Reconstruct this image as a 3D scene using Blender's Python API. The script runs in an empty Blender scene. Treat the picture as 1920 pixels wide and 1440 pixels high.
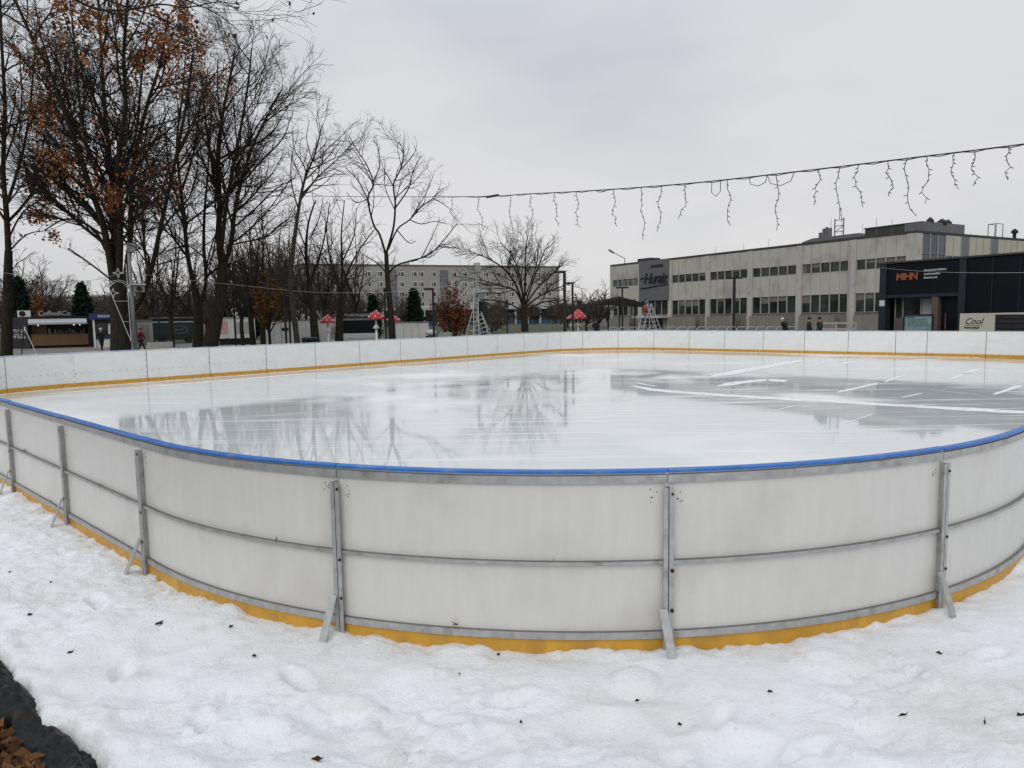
import bpy, bmesh, math, random
import numpy as np
from mathutils import Vector, Matrix, Quaternion
random.seed(7); RNG = np.random.default_rng(11)
SC = bpy.context.scene
COL = SC.collection
PI = math.pi
R = math.radians

# ------------------------------------------------------------------ camera
F, HC = 1333.0, 2.0
PITCH, ROLL = R(5.44), R(0.93)
cp, sp, cr, sr = math.cos(PITCH), math.sin(PITCH), math.cos(ROLL), math.sin(ROLL)
FWD = Vector((0, cp, -sp)); UP0 = Vector((0, sp, cp)); RT0 = Vector((1, 0, 0))
RT = cr*RT0 - sr*UP0
UP = sr*RT0 + cr*UP0
cam = bpy.data.cameras.new('camera'); cam.sensor_width = 36; cam.lens = 36*F/1920
cam.clip_start = 0.05; cam.clip_end = 3000
co = bpy.data.objects.new('camera', cam); COL.objects.link(co)
m = Matrix((RT, UP, -FWD)).transposed().to_4x4(); m.translation = (0, 0, HC)
co.matrix_world = m
SC.camera = co

def at(px, py, Y):
    """the point seen at that place of the photograph, at depth Y"""
    d = FWD + RT*((px-960)/F) + UP*((720-py)/F)
    return Vector((0, 0, HC)) + d*(Y/d.y)
def atz(px, py, z):
    d = FWD + RT*((px-960)/F) + UP*((720-py)/F)
    return Vector((0, 0, HC)) + d*((z-HC)/d.z)

# ------------------------------------------------------------------ world and light
SUN_EL, SUN_AZ = R(38), R(200)
w = bpy.data.worlds.new('World'); SC.world = w; w.use_nodes = True
nt = w.node_tree; N = nt.nodes; L = nt.links
N.clear()
out = N.new('ShaderNodeOutputWorld'); bg = N.new('ShaderNodeBackground'); bg.inputs[1].default_value = 0.1
sky = N.new('ShaderNodeTexSky'); sky.sky_type = 'NISHITA'; sky.sun_disc = False
sky.sun_elevation = SUN_EL; sky.sun_rotation = SUN_AZ
tc = N.new('ShaderNodeTexCoord'); mp = N.new('ShaderNodeMapping'); mp.inputs['Scale'].default_value = (1.0, 1.0, 3.2)
no = N.new('ShaderNodeTexNoise'); no.inputs['Scale'].default_value = 1.5; no.inputs['Detail'].default_value = 4; no.inputs['Roughness'].default_value = .5
rp = N.new('ShaderNodeValToRGB')
rp.color_ramp.elements[0].position = .36; rp.color_ramp.elements[0].color = (5.5, 5.75, 5.95, 1)
rp.color_ramp.elements[1].position = .64; rp.color_ramp.elements[1].color = (7.5, 7.45, 7.45, 1)
sx = N.new('ShaderNodeSeparateXYZ'); mr = N.new('ShaderNodeMapRange')
mr.inputs[1].default_value = 0.35; mr.inputs[2].default_value = 1.0; mr.inputs[3].default_value = 1.0; mr.inputs[4].default_value = 1.75
vm = N.new('ShaderNodeVectorMath'); vm.operation = 'SCALE'
hz = N.new('ShaderNodeMapRange'); hz.inputs[1].default_value = 0.0; hz.inputs[2].default_value = .42; hz.inputs[3].default_value = .0; hz.inputs[4].default_value = 1.0
tint = N.new('ShaderNodeMix'); tint.data_type = 'RGBA'; tint.inputs[6].default_value = (1.03, 1.0, 1.0, 1); tint.inputs[7].default_value = (.98, 1.0, 1.03, 1)
mul = N.new('ShaderNodeMix'); mul.data_type = 'RGBA'; mul.blend_type = 'MULTIPLY'; mul.inputs[0].default_value = 1
mx = N.new('ShaderNodeMix'); mx.data_type = 'RGBA'; mx.inputs[0].default_value = .93
L.new(tc.outputs['Generated'], mp.inputs[0]); L.new(mp.outputs[0], no.inputs[0]); L.new(no.outputs[0], rp.inputs[0])
L.new(tc.outputs['Generated'], sx.inputs[0]); L.new(sx.outputs['Z'], mr.inputs[0]); L.new(sx.outputs['Z'], hz.inputs[0])
L.new(hz.outputs[0], tint.inputs[0]); L.new(rp.outputs[0], mul.inputs[6]); L.new(tint.outputs[2], mul.inputs[7])
L.new(mul.outputs[2], vm.inputs[0]); L.new(mr.outputs[0], vm.inputs['Scale'])
L.new(sky.outputs[0], mx.inputs[6]); L.new(vm.outputs[0], mx.inputs[7])
L.new(mx.outputs[2], bg.inputs[0]); L.new(bg.outputs[0], out.inputs[0])
sl = bpy.data.lights.new('sun', 'SUN'); sl.energy = 0.8; sl.angle = R(40); sl.color = (1.0, .97, .93)
so = bpy.data.objects.new('sun', sl); COL.objects.link(so)
# the sky's sun_rotation is measured clockwise from +Y; the lamp points the same way
sd = Vector((math.sin(SUN_AZ)*math.cos(SUN_EL), math.cos(SUN_AZ)*math.cos(SUN_EL), math.sin(SUN_EL)))
so.rotation_mode = 'QUATERNION'; so.rotation_quaternion = sd.to_track_quat('Z', 'Y')
SC.view_settings.view_transform = 'Standard'; SC.view_settings.look = 'None'; SC.view_settings.exposure = 0
SC.render.engine = 'CYCLES'
SC.cycles.max_bounces = 6; SC.cycles.glossy_bounces = 3; SC.cycles.transmission_bounces = 4
SC.cycles.use_denoising = True

# ------------------------------------------------------------------ materials
MATS = {}
def mat(name, col, rough=.6, var=.15, scale=6.0, metal=0.0, bump=0.0, bscale=30.0, spec=.4, streak=None, emit=0, dirt=None, detail=5.0):
    """principled paint / metal / stone with large and small tone variation, optional vertical streaks, dirt and bump"""
    if name in MATS: return MATS[name]
    mt = bpy.data.materials.new(name); mt.use_nodes = True
    t = mt.node_tree; n = t.nodes; l = t.links
    b = n['Principled BSDF']; b.inputs['Roughness'].default_value = rough; b.inputs['Metallic'].default_value = metal
    b.inputs['Specular IOR Level'].default_value = spec
    tcn = n.new('ShaderNodeTexCoord'); src = tcn.outputs['Object']
    if streak:
        mpn = n.new('ShaderNodeMapping'); mpn.inputs['Scale'].default_value = streak; l.new(src, mpn.inputs[0]); src = mpn.outputs[0]
    nz = n.new('ShaderNodeTexNoise'); nz.inputs['Scale'].default_value = scale; nz.inputs['Detail'].default_value = detail; nz.inputs['Roughness'].default_value = .62
    l.new(src, nz.inputs[0])
    rm = n.new('ShaderNodeValToRGB'); lo = [max(0, c*(1-var)) for c in col]; hi = [min(1, c*(1+var)) for c in col]
    rm.color_ramp.elements[0].position = .28; rm.color_ramp.elements[0].color = (*lo, 1)
    rm.color_ramp.elements[1].position = .72; rm.color_ramp.elements[1].color = (*hi, 1)
    l.new(nz.outputs[0], rm.inputs[0]); cs = rm.outputs[0]
    if dirt:   # (colour, noise scale, threshold, amount)
        dn = n.new('ShaderNodeTexNoise'); dn.inputs['Scale'].default_value = dirt[1]; dn.inputs['Detail'].default_value = 6
        l.new(tcn.outputs['Object'], dn.inputs[0])
        dr = n.new('ShaderNodeMapRange'); dr.inputs[1].default_value = dirt[2]; dr.inputs[2].default_value = dirt[2]+.16; dr.inputs[4].default_value = dirt[3]
        l.new(dn.outputs[0], dr.inputs[0])
        mxn = n.new('ShaderNodeMix'); mxn.data_type = 'RGBA'; l.new(dr.outputs[0], mxn.inputs[0]); l.new(cs, mxn.inputs[6]); mxn.inputs[7].default_value = (*dirt[0], 1)
        cs = mxn.outputs[2]
    l.new(cs, b.inputs['Base Color'])
    if bump:
        bz = n.new('ShaderNodeTexNoise'); bz.inputs['Scale'].default_value = bscale; bz.inputs['Detail'].default_value = 6
        l.new(tcn.outputs['Object'], bz.inputs[0])
        bn = n.new('ShaderNodeBump'); bn.inputs['Strength'].default_value = bump; bn.inputs['Distance'].default_value = .02
        l.new(bz.outputs[0], bn.inputs['Height']); l.new(bn.outputs[0], b.inputs['Normal'])
    if emit:
        b.inputs['Emission Color'].default_value = (*col, 1); b.inputs['Emission Strength'].default_value = emit
    MATS[name] = mt
    return mt

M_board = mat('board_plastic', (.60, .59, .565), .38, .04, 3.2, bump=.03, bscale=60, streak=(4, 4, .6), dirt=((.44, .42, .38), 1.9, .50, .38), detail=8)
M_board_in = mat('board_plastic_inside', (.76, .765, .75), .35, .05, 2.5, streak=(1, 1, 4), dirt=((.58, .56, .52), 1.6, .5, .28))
M_yellow = mat('kick_yellow', (.56, .30, .035), .45, .16, 5, dirt=((.36, .2, .05), 6, .5, .55))
M_bluep = mat('cap_blue_pale', (.42, .52, .66), .4, .2, 6, dirt=((.75, .76, .78), 5, .45, .8))  # paler, whitish blue for the cap rails of the far boards
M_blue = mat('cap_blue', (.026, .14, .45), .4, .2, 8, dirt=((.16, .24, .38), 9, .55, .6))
def mat_galv():
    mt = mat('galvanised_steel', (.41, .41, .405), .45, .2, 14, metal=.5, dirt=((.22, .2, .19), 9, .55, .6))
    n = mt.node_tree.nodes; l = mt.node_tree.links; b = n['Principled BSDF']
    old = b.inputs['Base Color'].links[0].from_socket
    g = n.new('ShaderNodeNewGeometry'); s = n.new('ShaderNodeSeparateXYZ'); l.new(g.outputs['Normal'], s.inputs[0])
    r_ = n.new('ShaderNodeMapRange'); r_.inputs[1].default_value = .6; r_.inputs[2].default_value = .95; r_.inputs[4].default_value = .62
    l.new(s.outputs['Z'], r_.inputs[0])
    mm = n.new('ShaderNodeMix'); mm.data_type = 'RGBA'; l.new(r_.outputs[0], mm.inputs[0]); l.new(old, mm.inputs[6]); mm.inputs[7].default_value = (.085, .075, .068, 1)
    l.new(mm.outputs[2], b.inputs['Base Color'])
    return mt
M_galv = mat_galv()
M_black = mat('black_hole', (.012, .012, .012), .8, .2)
M_bolt = mat('bolt_dark', (.03, .028, .025), .5, .3, metal=.5)
M_bark = mat('bark', (.030, .026, .021), .95, .45, 9, bump=.5, bscale=12, spec=.1, streak=(1, 1, .25), dirt=((.03, .036, .022), 3, .55, .7))
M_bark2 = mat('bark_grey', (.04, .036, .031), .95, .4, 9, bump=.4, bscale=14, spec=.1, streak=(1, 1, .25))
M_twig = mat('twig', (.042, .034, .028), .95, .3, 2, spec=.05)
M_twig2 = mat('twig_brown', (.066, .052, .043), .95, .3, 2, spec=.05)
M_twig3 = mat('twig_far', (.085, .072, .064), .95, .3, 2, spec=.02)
M_leaf_o = mat('leaf_rust', (.25, .10, .035), .8, .45, 1.4, spec=.2)
M_leaf_y = mat('leaf_ochre', (.17, .085, .022), .8, .45, 1.6, spec=.2)
M_leaf_r = mat('leaf_redbrown', (.165, .052, .022), .8, .5, 2, spec=.2)
M_leaf_d = mat('leaf_dead', (.045, .024, .014), .8, .5, 30, spec=.2)
M_needle = mat('needle_green', (.013, .024, .015), .85, .5, 3, spec=.15)
M_dark = mat('paint_black', (.012, .012, .014), .45, .3, 3, spec=.3)
M_navy = mat('panel_navy', (.004, .005, .009), .4, .3, 1.2, spec=.22)
M_slate = mat('panel_slate', (.018, .021, .030), .45, .15, 2)
M_concrete = mat('concrete', (.43, .42, .39), .85, .12, 1.2, bump=.15, bscale=20, streak=(2.2, 2.2, .35), dirt=((.2, .19, .17), 1.5, .56, .5))
M_panel = mat('facade_panel', (.43, .42, .38), .7, .10, .8, bump=.1, bscale=12, streak=(2.5, 2.5, .3), dirt=((.27, .215, .19), .35, .5, .6))
M_panel2 = mat('facade_panel_side', (.44, .43, .36), .6, .10, 1.5, streak=(3, 3, .3), dirt=((.3, .29, .27), .8, .55, .4))
M_greypan = mat('grey_cladding', (.12, .12, .127), .6, .06, 1.0, streak=(.5, .5, 6))
M_glass = mat('window_glass', (.028, .034, .032), .08, .95, .55, spec=.5)  # strong tone noise paints varied reflections into the glass colour
M_glass2 = mat('window_glass_blue', (.05, .065, .085), .12, .5, .5, spec=.45)
M_frame = mat('window_frame', (.36, .35, .32), .6, .1)
M_white = mat('white_paint', (.62, .62, .60), .5, .08, 2.5, dirt=((.42, .4, .37), 1.5, .55, .5))
M_whiteb = mat('white_bright', (.75, .75, .74), .5, .05)
M_block = mat('block_render', (.33, .32, .295), .85, .10, .25, dirt=((.25, .24, .22), .15, .5, .5))
M_asphalt = mat('asphalt', (.062, .060, .056), .9, .25, .8, bump=.2, bscale=30)
M_paving = mat('paving', (.16, .15, .135), .85, .2, .6, bump=.2, bscale=10, dirt=((.09, .085, .08), .5, .5, .6))
M_grass = mat('grass_ground', (.045, .052, .02), .95, .45, 1.2, bump=.4, bscale=8, dirt=((.07, .05, .03), .8, .5, .7))
M_soil = mat('soil', (.02, .017, .014), .95, .4, 5, bump=.6, bscale=15)
M_wood = mat('counter_wood', (.15, .085, .038), .6, .3, 4, streak=(9, 1, .3))
M_red = mat('mushroom_red', (.42, .035, .03), .4, .12, 5)
M_redc = mat('coat_red', (.16, .018, .025), .85, .35, 7)
M_skin = mat('skin', (.42, .25, .18), .6, .05)
M_cloth = mat('cloth_dark', (.014, .014, .017), .9, .3, 8)
M_cloth2 = mat('cloth_green', (.018, .025, .022), .9, .3, 8)
M_jean = mat('cloth_trousers', (.02, .022, .03), .9, .3, 8)
M_hatw = mat('hat_white', (.55, .52, .5), .8, .1)
M_wire = mat('cable_black', (.02, .02, .022), .6, .2)
M_tube = mat('light_tube', (.45, .46, .47), .4, .1)
M_poleg = mat('pole_grey', (.20, .205, .20), .5, .12, 3)
M_tarp = mat('black_tarp', (.006, .0065, .0065), .45, .4, 6, bump=.8, bscale=16, spec=.25, dirt=((.05, .04, .03), 7, .58, .5))
M_orange = mat('sign_orange', (.30, .085, .04), .5, .1)
M_ink = mat('sign_ink', (.015, .015, .018), .6, .1)
M_teal = mat('sign_teal', (.16, .27, .26), .4, .2, 3, dirt=((.3, .34, .35), 2.0, .5, .6))
M_bluek = mat('kiosk_blue', (.022, .035, .14), .45, .12)
M_dgreen = mat('truck_green', (.012, .024, .026), .4, .25, 2)
M_roof = mat('roof_felt', (.05, .05, .05), .9, .2)
M_metal = mat('roof_metal', (.16, .16, .17), .5, .2, 2, metal=.4)
M_spotl = mat('shade_lamp', (.7, .66, .55), .4, .05, emit=1.2)

# ------------------------------------------------------------------ mesh helpers
class MB:
    def __init__(s): s.v = []; s.f = []
    def add(s, vs, fs, M=None):
        o = len(s.v)
        s.v += [tuple(M @ Vector(p)) if M else tuple(p) for p in vs]
        s.f += [tuple(i+o for i in f) for f in fs]
        return s
    def box(s, x0, x1, y0, y1, z0, z1, M=None):
        return s.add([(x0,y0,z0),(x1,y0,z0),(x1,y1,z0),(x0,y1,z0),(x0,y0,z1),(x1,y0,z1),(x1,y1,z1),(x0,y1,z1)],
              [(3,2,1,0),(4,5,6,7),(0,1,5,4),(1,2,6,5),(2,3,7,6),(3,0,4,7)], M)
    def bar(s, p, q, wx, wy=None, up=(0,0,1)):
        p, q = Vector(p), Vector(q); d = q-p; l = d.length
        if l < 1e-6: return s
        wy = wy or wx; z = d/l; u = Vector(up)
        x = u.cross(z)
        if x.length < 1e-3: x = Vector((1,0,0)).cross(z)
        x.normalize(); y = z.cross(x)
        vs = [p + x*a*wx/2 + y*b*wy/2 + z*t for t in (0, l) for a, b in ((-1,-1),(1,-1),(1,1),(-1,1))]
        return s.add(vs, [(3,2,1,0),(4,5,6,7),(0,1,5,4),(1,2,6,5),(2,3,7,6),(3,0,4,7)])
    def tube(s, pts, r0, r1=None, n=8, caps=True):
        pts = [Vector(p) for p in pts]; r1 = r0 if r1 is None else r1; o = len(s.v); k = len(pts); ref = None
        for i, p in enumerate(pts):
            d = (pts[min(i+1,k-1)] - pts[max(i-1,0)]).normalized()
            x = (ref if ref is not None else (Vector((0,0,1)) if abs(d.z) < .9 else Vector((1,0,0)))); x = (x - d*x.dot(d))
            if x.length < 1e-4: x = d.orthogonal()
            x.normalize(); ref = x; y = d.cross(x); rr = r0+(r1-r0)*i/max(1,k-1)
            s.v += [tuple(p + x*math.cos(2*PI*j/n)*rr + y*math.sin(2*PI*j/n)*rr) for j in range(n)]
        for i in range(k-1):
            for j in range(n):
                a = o+i*n+j; b = o+i*n+(j+1)%n; s.f.append((a, b, b+n, a+n))
        if caps: s.f.append(tuple(o+j for j in reversed(range(n)))); s.f.append(tuple(o+(k-1)*n+j for j in range(n)))
        return s
    def lathe(s, prof, n=20, c=(0,0,0)):
        o = len(s.v); c = Vector(c); k = len(prof)
        for r_, z in prof: s.v += [tuple(c+Vector((r_*math.cos(2*PI*j/n), r_*math.sin(2*PI*j/n), z))) for j in range(n)]
        for i in range(k-1):
            for j in range(n):
                a = o+i*n+j; b = o+i*n+(j+1)%n; s.f.append((a, b, b+n, a+n))
        s.f.append(tuple(o+j for j in reversed(range(n)))); s.f.append(tuple(o+(k-1)*n+j for j in range(n)))
        return s
    def blob(s, c, r, sz=(1,1,1), n=8, k=5):
        prof = [(max(.02, math.sin(PI*i/k))*r, -math.cos(PI*i/k)*r) for i in range(k+1)]
        o = len(s.v); s.lathe(prof, n)
        for i in range(o, len(s.v)):
            v = s.v[i]; s.v[i] = (c[0]+v[0]*sz[0], c[1]+v[1]*sz[1], c[2]+v[2]*sz[2])
        return s
    def build(s, name, m_, parent=None, smooth=False, loc=None):
        me = bpy.data.meshes.new(name); me.from_pydata(s.v, [], s.f); me.materials.append(m_)
        if smooth: me.polygons.foreach_set('use_smooth', [True]*len(me.polygons))
        me.update()
        o = bpy.data.objects.new(name, me); COL.objects.link(o)
        if parent: o.parent = parent
        if loc: o.location = loc
        return o
def tag(o, label=None, cat=None, group=None, kind=None):
    if label: o['label'] = label
    if cat: o['category'] = cat
    if group: o['group'] = group
    if kind: o['kind'] = kind
    return o
def thing(name, label, cat, loc=(0,0,0), rz=0, group=None):
    o = bpy.data.objects.new(name, None); COL.objects.link(o); o.empty_display_size = .2
    o.location = loc; o.rotation_euler = (0, 0, rz)
    return tag(o, label, cat, group)
def struct(o): o['kind'] = 'structure'; return o
def fast_mesh(name, V, Q, m_, parent=None, smooth=False):
    """quads (or triangles) from numpy arrays"""
    me = bpy.data.meshes.new(name); k = Q.shape[1]
    me.vertices.add(len(V)); me.vertices.foreach_set('co', np.ascontiguousarray(V, dtype=np.float32).ravel())
    me.loops.add(Q.size); me.loops.foreach_set('vertex_index', np.ascontiguousarray(Q, dtype=np.int32).ravel())
    me.polygons.add(len(Q)); me.polygons.foreach_set('loop_start', np.arange(0, Q.size, k, dtype=np.int32))
    if smooth: me.polygons.foreach_set('use_smooth', np.ones(len(Q), dtype=bool))
    me.materials.append(m_); me.update(calc_edges=True)
    o = bpy.data.objects.new(name, me); COL.objects.link(o)
    if parent: o.parent = parent
    return o
def text(name, body, size, m_, parent, loc, rot=(PI/2, 0, 0), extrude=.01, shear=0, align='LEFT', spacing=1.0, bold=0, sx=1.0):
    cu = bpy.data.curves.new(name, 'FONT'); cu.body = body; cu.size = size; cu.extrude = extrude; cu.shear = shear
    cu.align_x = align; cu.space_character = spacing; cu.offset = bold; cu.resolution_u = 3
    tmp = bpy.data.objects.new('tmp', cu); COL.objects.link(tmp)
    bpy.context.view_layer.update()
    me = bpy.data.meshes.new_from_object(tmp.evaluated_get(bpy.context.evaluated_depsgraph_get()))
    bpy.data.objects.remove(tmp); bpy.data.curves.remove(cu)
    me.materials.clear(); me.materials.append(m_); me.name = name
    o = bpy.data.objects.new(name, me); COL.objects.link(o); o.parent = parent; o.location = loc; o.rotation_euler = rot; o.scale = (sx, 1, 1)
    return o

# numpy value noise
def _hash(ix, iy, seed):
    h = (ix.astype(np.int64)*374761393 + iy.astype(np.int64)*668265263 + seed*1442695) & 0x7fffffff
    h = ((h ^ (h >> 13))*1274126177) & 0x7fffffff
    return ((h ^ (h >> 16)) & 0xffff)/65535.0
def vnoise(x, y, seed=0):
    ix, iy = np.floor(x), np.floor(y); fx, fy = x-ix, y-iy
    fx = fx*fx*fx*(fx*(fx*6-15)+10); fy = fy*fy*fy*(fy*(fy*6-15)+10)
    a, b, c, d = _hash(ix,iy,seed), _hash(ix+1,iy,seed), _hash(ix,iy+1,seed), _hash(ix+1,iy+1,seed)
    return a+(b-a)*fx+(c-a)*fy+(a-b-c+d)*fx*fy
def fbm(x, y, seed=0, octv=4, gain=.5):
    s, a, t = 0, 1, 0
    for i in range(octv):
        s = s + a*(vnoise(x*2**i + 17.3*i, y*2**i - 9.1*i, seed+i)-.5); t += a; a *= gain
    return s/t
def sstep(a, b, x):
    t = np.clip((x-a)/(b-a), 0, 1); return t*t*(3-2*t)

# ------------------------------------------------------------------ rink outline (metres along the boards)
TH = R(47); E1 = (math.cos(TH), math.sin(TH)); E2 = (math.sin(TH), -math.cos(TH))
A0, A1, B0, B1, RC = 2.07, 34.2, -25.0, -0.8, 4.9
QL = RC*PI/2; SX = A1-A0-2*RC; SY = B1-B0-2*RC; TOT = 2*SX+2*SY+4*QL
SEGS = [('l', (A0,-5.95), (0,1), .25, (-1,0)), ('a', (A0+RC,B1-RC), PI, QL, None), ('l', (A0+RC,B1), (1,0), SX, (0,1)),
        ('a', (A1-RC,B1-RC), PI/2, QL, None), ('l', (A1,B1-RC), (0,-1), SY, (1,0)), ('a', (A1-RC,B0+RC), 0, QL, None),
        ('l', (A1-RC,B0), (-1,0), SX, (0,-1)), ('a', (A0+RC,B0+RC), -PI/2, QL, None), ('l', (A0,B0+RC), (0,1), SY-.25, (-1,0))]
def per(s, off=0.0):
    """point at length s along the boards, off metres outward"""
    s %= TOT
    for k, c, d, ln, nn in SEGS:
        if s <= ln+1e-9:
            if k == 'l': a, b = c[0]+d[0]*s+nn[0]*off, c[1]+d[1]*s+nn[1]*off
            else:
                t = d-s/RC; a, b = c[0]+(RC+off)*math.cos(t), c[1]+(RC+off)*math.sin(t)
            return Vector((a*E1[0]+b*E2[0], a*E1[1]+b*E2[1], 0))
        s -= ln
    return per(0, off)
def rink_sd(x, y):
    """signed distance to the board line, negative on the ice (numpy)"""
    a = x*E1[0]+y*E1[1]; b = x*E2[0]+y*E2[1]
    qx = np.abs(a-(A0+A1)/2)-(A1-A0)/2+RC; qy = np.abs(b-(B0+B1)/2)-(B1-B0)/2+RC
    return np.minimum(np.maximum(qx, qy), 0)+np.hypot(np.maximum(qx, 0), np.maximum(qy, 0))-RC

def sweep(mb, s0, s1, prof, n=12):
    """a closed (offset, z) profile pulled along the board line"""
    k = len(prof); o = len(mb.v)
    for i in range(n+1):
        s = s0+(s1-s0)*i/n
        for of, z in prof:
            p = per(s, of); mb.v.append((p.x, p.y, z))
    for i in range(n):
        for j in range(k):
            a = o+i*k+j; b = o+i*k+(j+1) % k; mb.f.append((a, b, b+k, a+k))
    mb.f.append(tuple(o+j for j in range(k))); mb.f.append(tuple(o+n*k+j for j in reversed(range(k))))
    return mb
def rect(a, b, c, d): return [(a, c), (b, c), (b, d), (a, d)]
M_dpost = mat('post_dark', (.10, .10, .10), .5, .2, 8, metal=.3)
def wob(i): return random.Random(i*77+5).uniform

# seams measured round the rink
S_near = [-6.2, -4.15, -2.05, 0.0, 2.21, 4.24, 6.25, 8.3, 10.35]
S_far = [39.97, 41.19, 43.16, 45.13, 47.15, 49.18, 51.21, 53.32, 55.33, 57.36, 58.78, 59.66, 61.6, 63.6, 65.67, 67.73, 69.74, 71.9, 74.0, 76.1, 78.26, 80.36, 82.48]
def fill(a, b): n = round((b-a)/2.05); return [a+(b-a)*i/n for i in range(n)]
S_all = S_near + fill(10.35, 39.97)[1:] + S_far + fill(82.48, TOT-6.2)
NEARN = {1: 'white outer rink board panel cut by the left edge of the photo',
         2: 'second white outer rink board panel from the left edge, in the foreground',
         3: 'white outer rink board panel just left of the central foreground one',
         4: 'central foreground white rink board panel with orange leaf on its bottom rail',
         5: 'white outer rink board panel just right of the central foreground one',
         6: 'white outer rink board panel cut by the right edge of the photo'}
ORD = ['first', 'second', 'third', 'fourth', 'fifth', 'sixth', 'seventh', 'eighth', 'ninth', 'tenth', 'eleventh', 'twelfth', 'thirteenth']
def board_panel(i, s0, s1, near, label, group):
    mid = per((s0+s1)/2); t = thing('rink_board_panel', label, 'rink board', (mid.x, mid.y, 0), 0, group)
    def part(name, mb, m_, **k):
        mb.v = [(x-mid.x, y-mid.y, z) for x, y, z in mb.v]; return mb.build(name, m_, t, **k)
    g = .003 if near else .010; a, b = s0+g, s1-g; n = 16 if near else 8
    dz = wob(i)(-.006, .006)
    part('sheet', sweep(MB(), a, b, rect(-.006, .006, -.02, 1.07+dz), n), M_board if near else M_board_in)
    part('kick_strip', sweep(sweep(MB(), a, b, rect(-.02, -.0065, -.03, .15), n), a, b, rect(.0065, .014, -.12, .084), n), M_yellow)
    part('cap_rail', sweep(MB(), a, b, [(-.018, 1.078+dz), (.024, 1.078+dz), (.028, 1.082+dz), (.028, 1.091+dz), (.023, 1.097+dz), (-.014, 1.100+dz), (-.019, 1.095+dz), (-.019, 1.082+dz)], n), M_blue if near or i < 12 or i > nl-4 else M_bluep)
    if near:
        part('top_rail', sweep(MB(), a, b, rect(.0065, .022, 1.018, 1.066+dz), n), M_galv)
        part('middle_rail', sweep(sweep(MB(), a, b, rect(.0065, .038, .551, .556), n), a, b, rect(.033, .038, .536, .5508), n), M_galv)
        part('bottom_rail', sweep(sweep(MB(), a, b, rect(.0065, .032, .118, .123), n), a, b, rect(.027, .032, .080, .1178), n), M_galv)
        for sa, sb, sg in ((a, a+.027, 1), (b-.027, b, -1)):
            lo = (sa, sa+.006) if sg > 0 else (sb-.006, sb)
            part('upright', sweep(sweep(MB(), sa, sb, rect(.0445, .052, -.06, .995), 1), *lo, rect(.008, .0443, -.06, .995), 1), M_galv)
        u = wob(i+40)
        for z in (.955+u(-.02, .02), .50, .27+u(-.02, .02)):
            s_ = a+.018; p = per(s_, .0515); nrm = (per(s_, .1)-p).normalized()
            part('bolt', MB().tube([p+Vector((0,0,z)), p+nrm*.006+Vector((0,0,z))], .0105+u(-.003, .002), n=10), M_bolt)
        mb = MB()
        for sa in (a, b):
            for k in range(5):
                s_ = sa+(1 if sa == a else -1)*(.05+u(0, .05)); z = .93+u(-.04, .05); p = per(s_, .0062); q_ = per(s_, .0085); mb.tube([(p.x, p.y, z), (q_.x, q_.y, z)], .0035, n=6)
        part('rivets', mb, M_bolt)['kind'] = 'stuff'
        # brace from the upright out to the ground
        s_ = b-.03; so_ = s_+u(-.10, .02)
        p0 = per(s_, .055); p1 = per(so_+.05, .19)
        part('brace', MB().bar((p0.x, p0.y, .27), (p1.x, p1.y, -.04), .008, .052, up=(per(s_+.1)-per(s_))), M_galv)
    else:
        for sa, sb in ((s0+.002, s0+.05), (s1-.05, s1-.002)):
            part('upright', sweep(MB(), sa, sb, rect(.0145, .05, -.1, 1.055), 1), M_dpost)
        part('middle_rail', sweep(MB(), a+.052, b-.052, rect(.0065, .04, .53, .56), n), M_galv)
        if 74 < s0 < 99:
            mb = MB(); u = wob(i+9); zz = .46+u(-.05, .05)
            for k in range(9):
                s_ = a+(b-a)*(k+.7)/9.4; p = per(s_, -.0065); q_ = per(s_, -.010)
                mb.tube([(p.x, p.y, zz+u(-.01, .01)), (q_.x, q_.y, zz)], .013, n=6)
            for z in (.2, .35, .55, .75, .95):
                p = per(a+.03, -.0065); q_ = per(a+.03, -.010); mb.tube([(p.x, p.y, z), (q_.x, q_.y, z)], .012, n=6)
            part('screw_row', mb, M_bolt)
    return t
nl = len(S_all); S_ext = S_all+[TOT-6.2]
far_left = [i for i in range(nl) if S_ext[i] >= 61.5 and S_ext[i] < 83]      # along the side in front of the kiosks
far_corner = [i for i in range(nl) if 53.0 <= S_ext[i] < 61.5]
far_right = [i for i in range(nl) if 39.9 <= S_ext[i] < 53.0]
for i in range(nl):
    s0, s1 = S_ext[i], S_ext[i+1]; near = i < 8; grp = 'white rink board panels'
    if i in NEARN: lb = NEARN[i]
    elif i in far_left: lb = 'white panel of the far left boards, %s from the left edge of the photo' % ORD[len(far_left)-1-far_left.index(i)]
    elif i in far_corner: lb = 'white panel of the curved far corner boards, %s one from its left' % ORD[len(far_corner)-1-far_corner.index(i)]
    elif i in far_right: lb = 'white panel of the far right boards, %s from the right edge of the photo' % ORD[far_right.index(i)]
    else: lb = 'white rink board panel beyond the side edges of the photo'; grp = 'rink board panels beyond the picture edges'
    board_panel(i, s0, s1, near, lb, grp)

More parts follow.
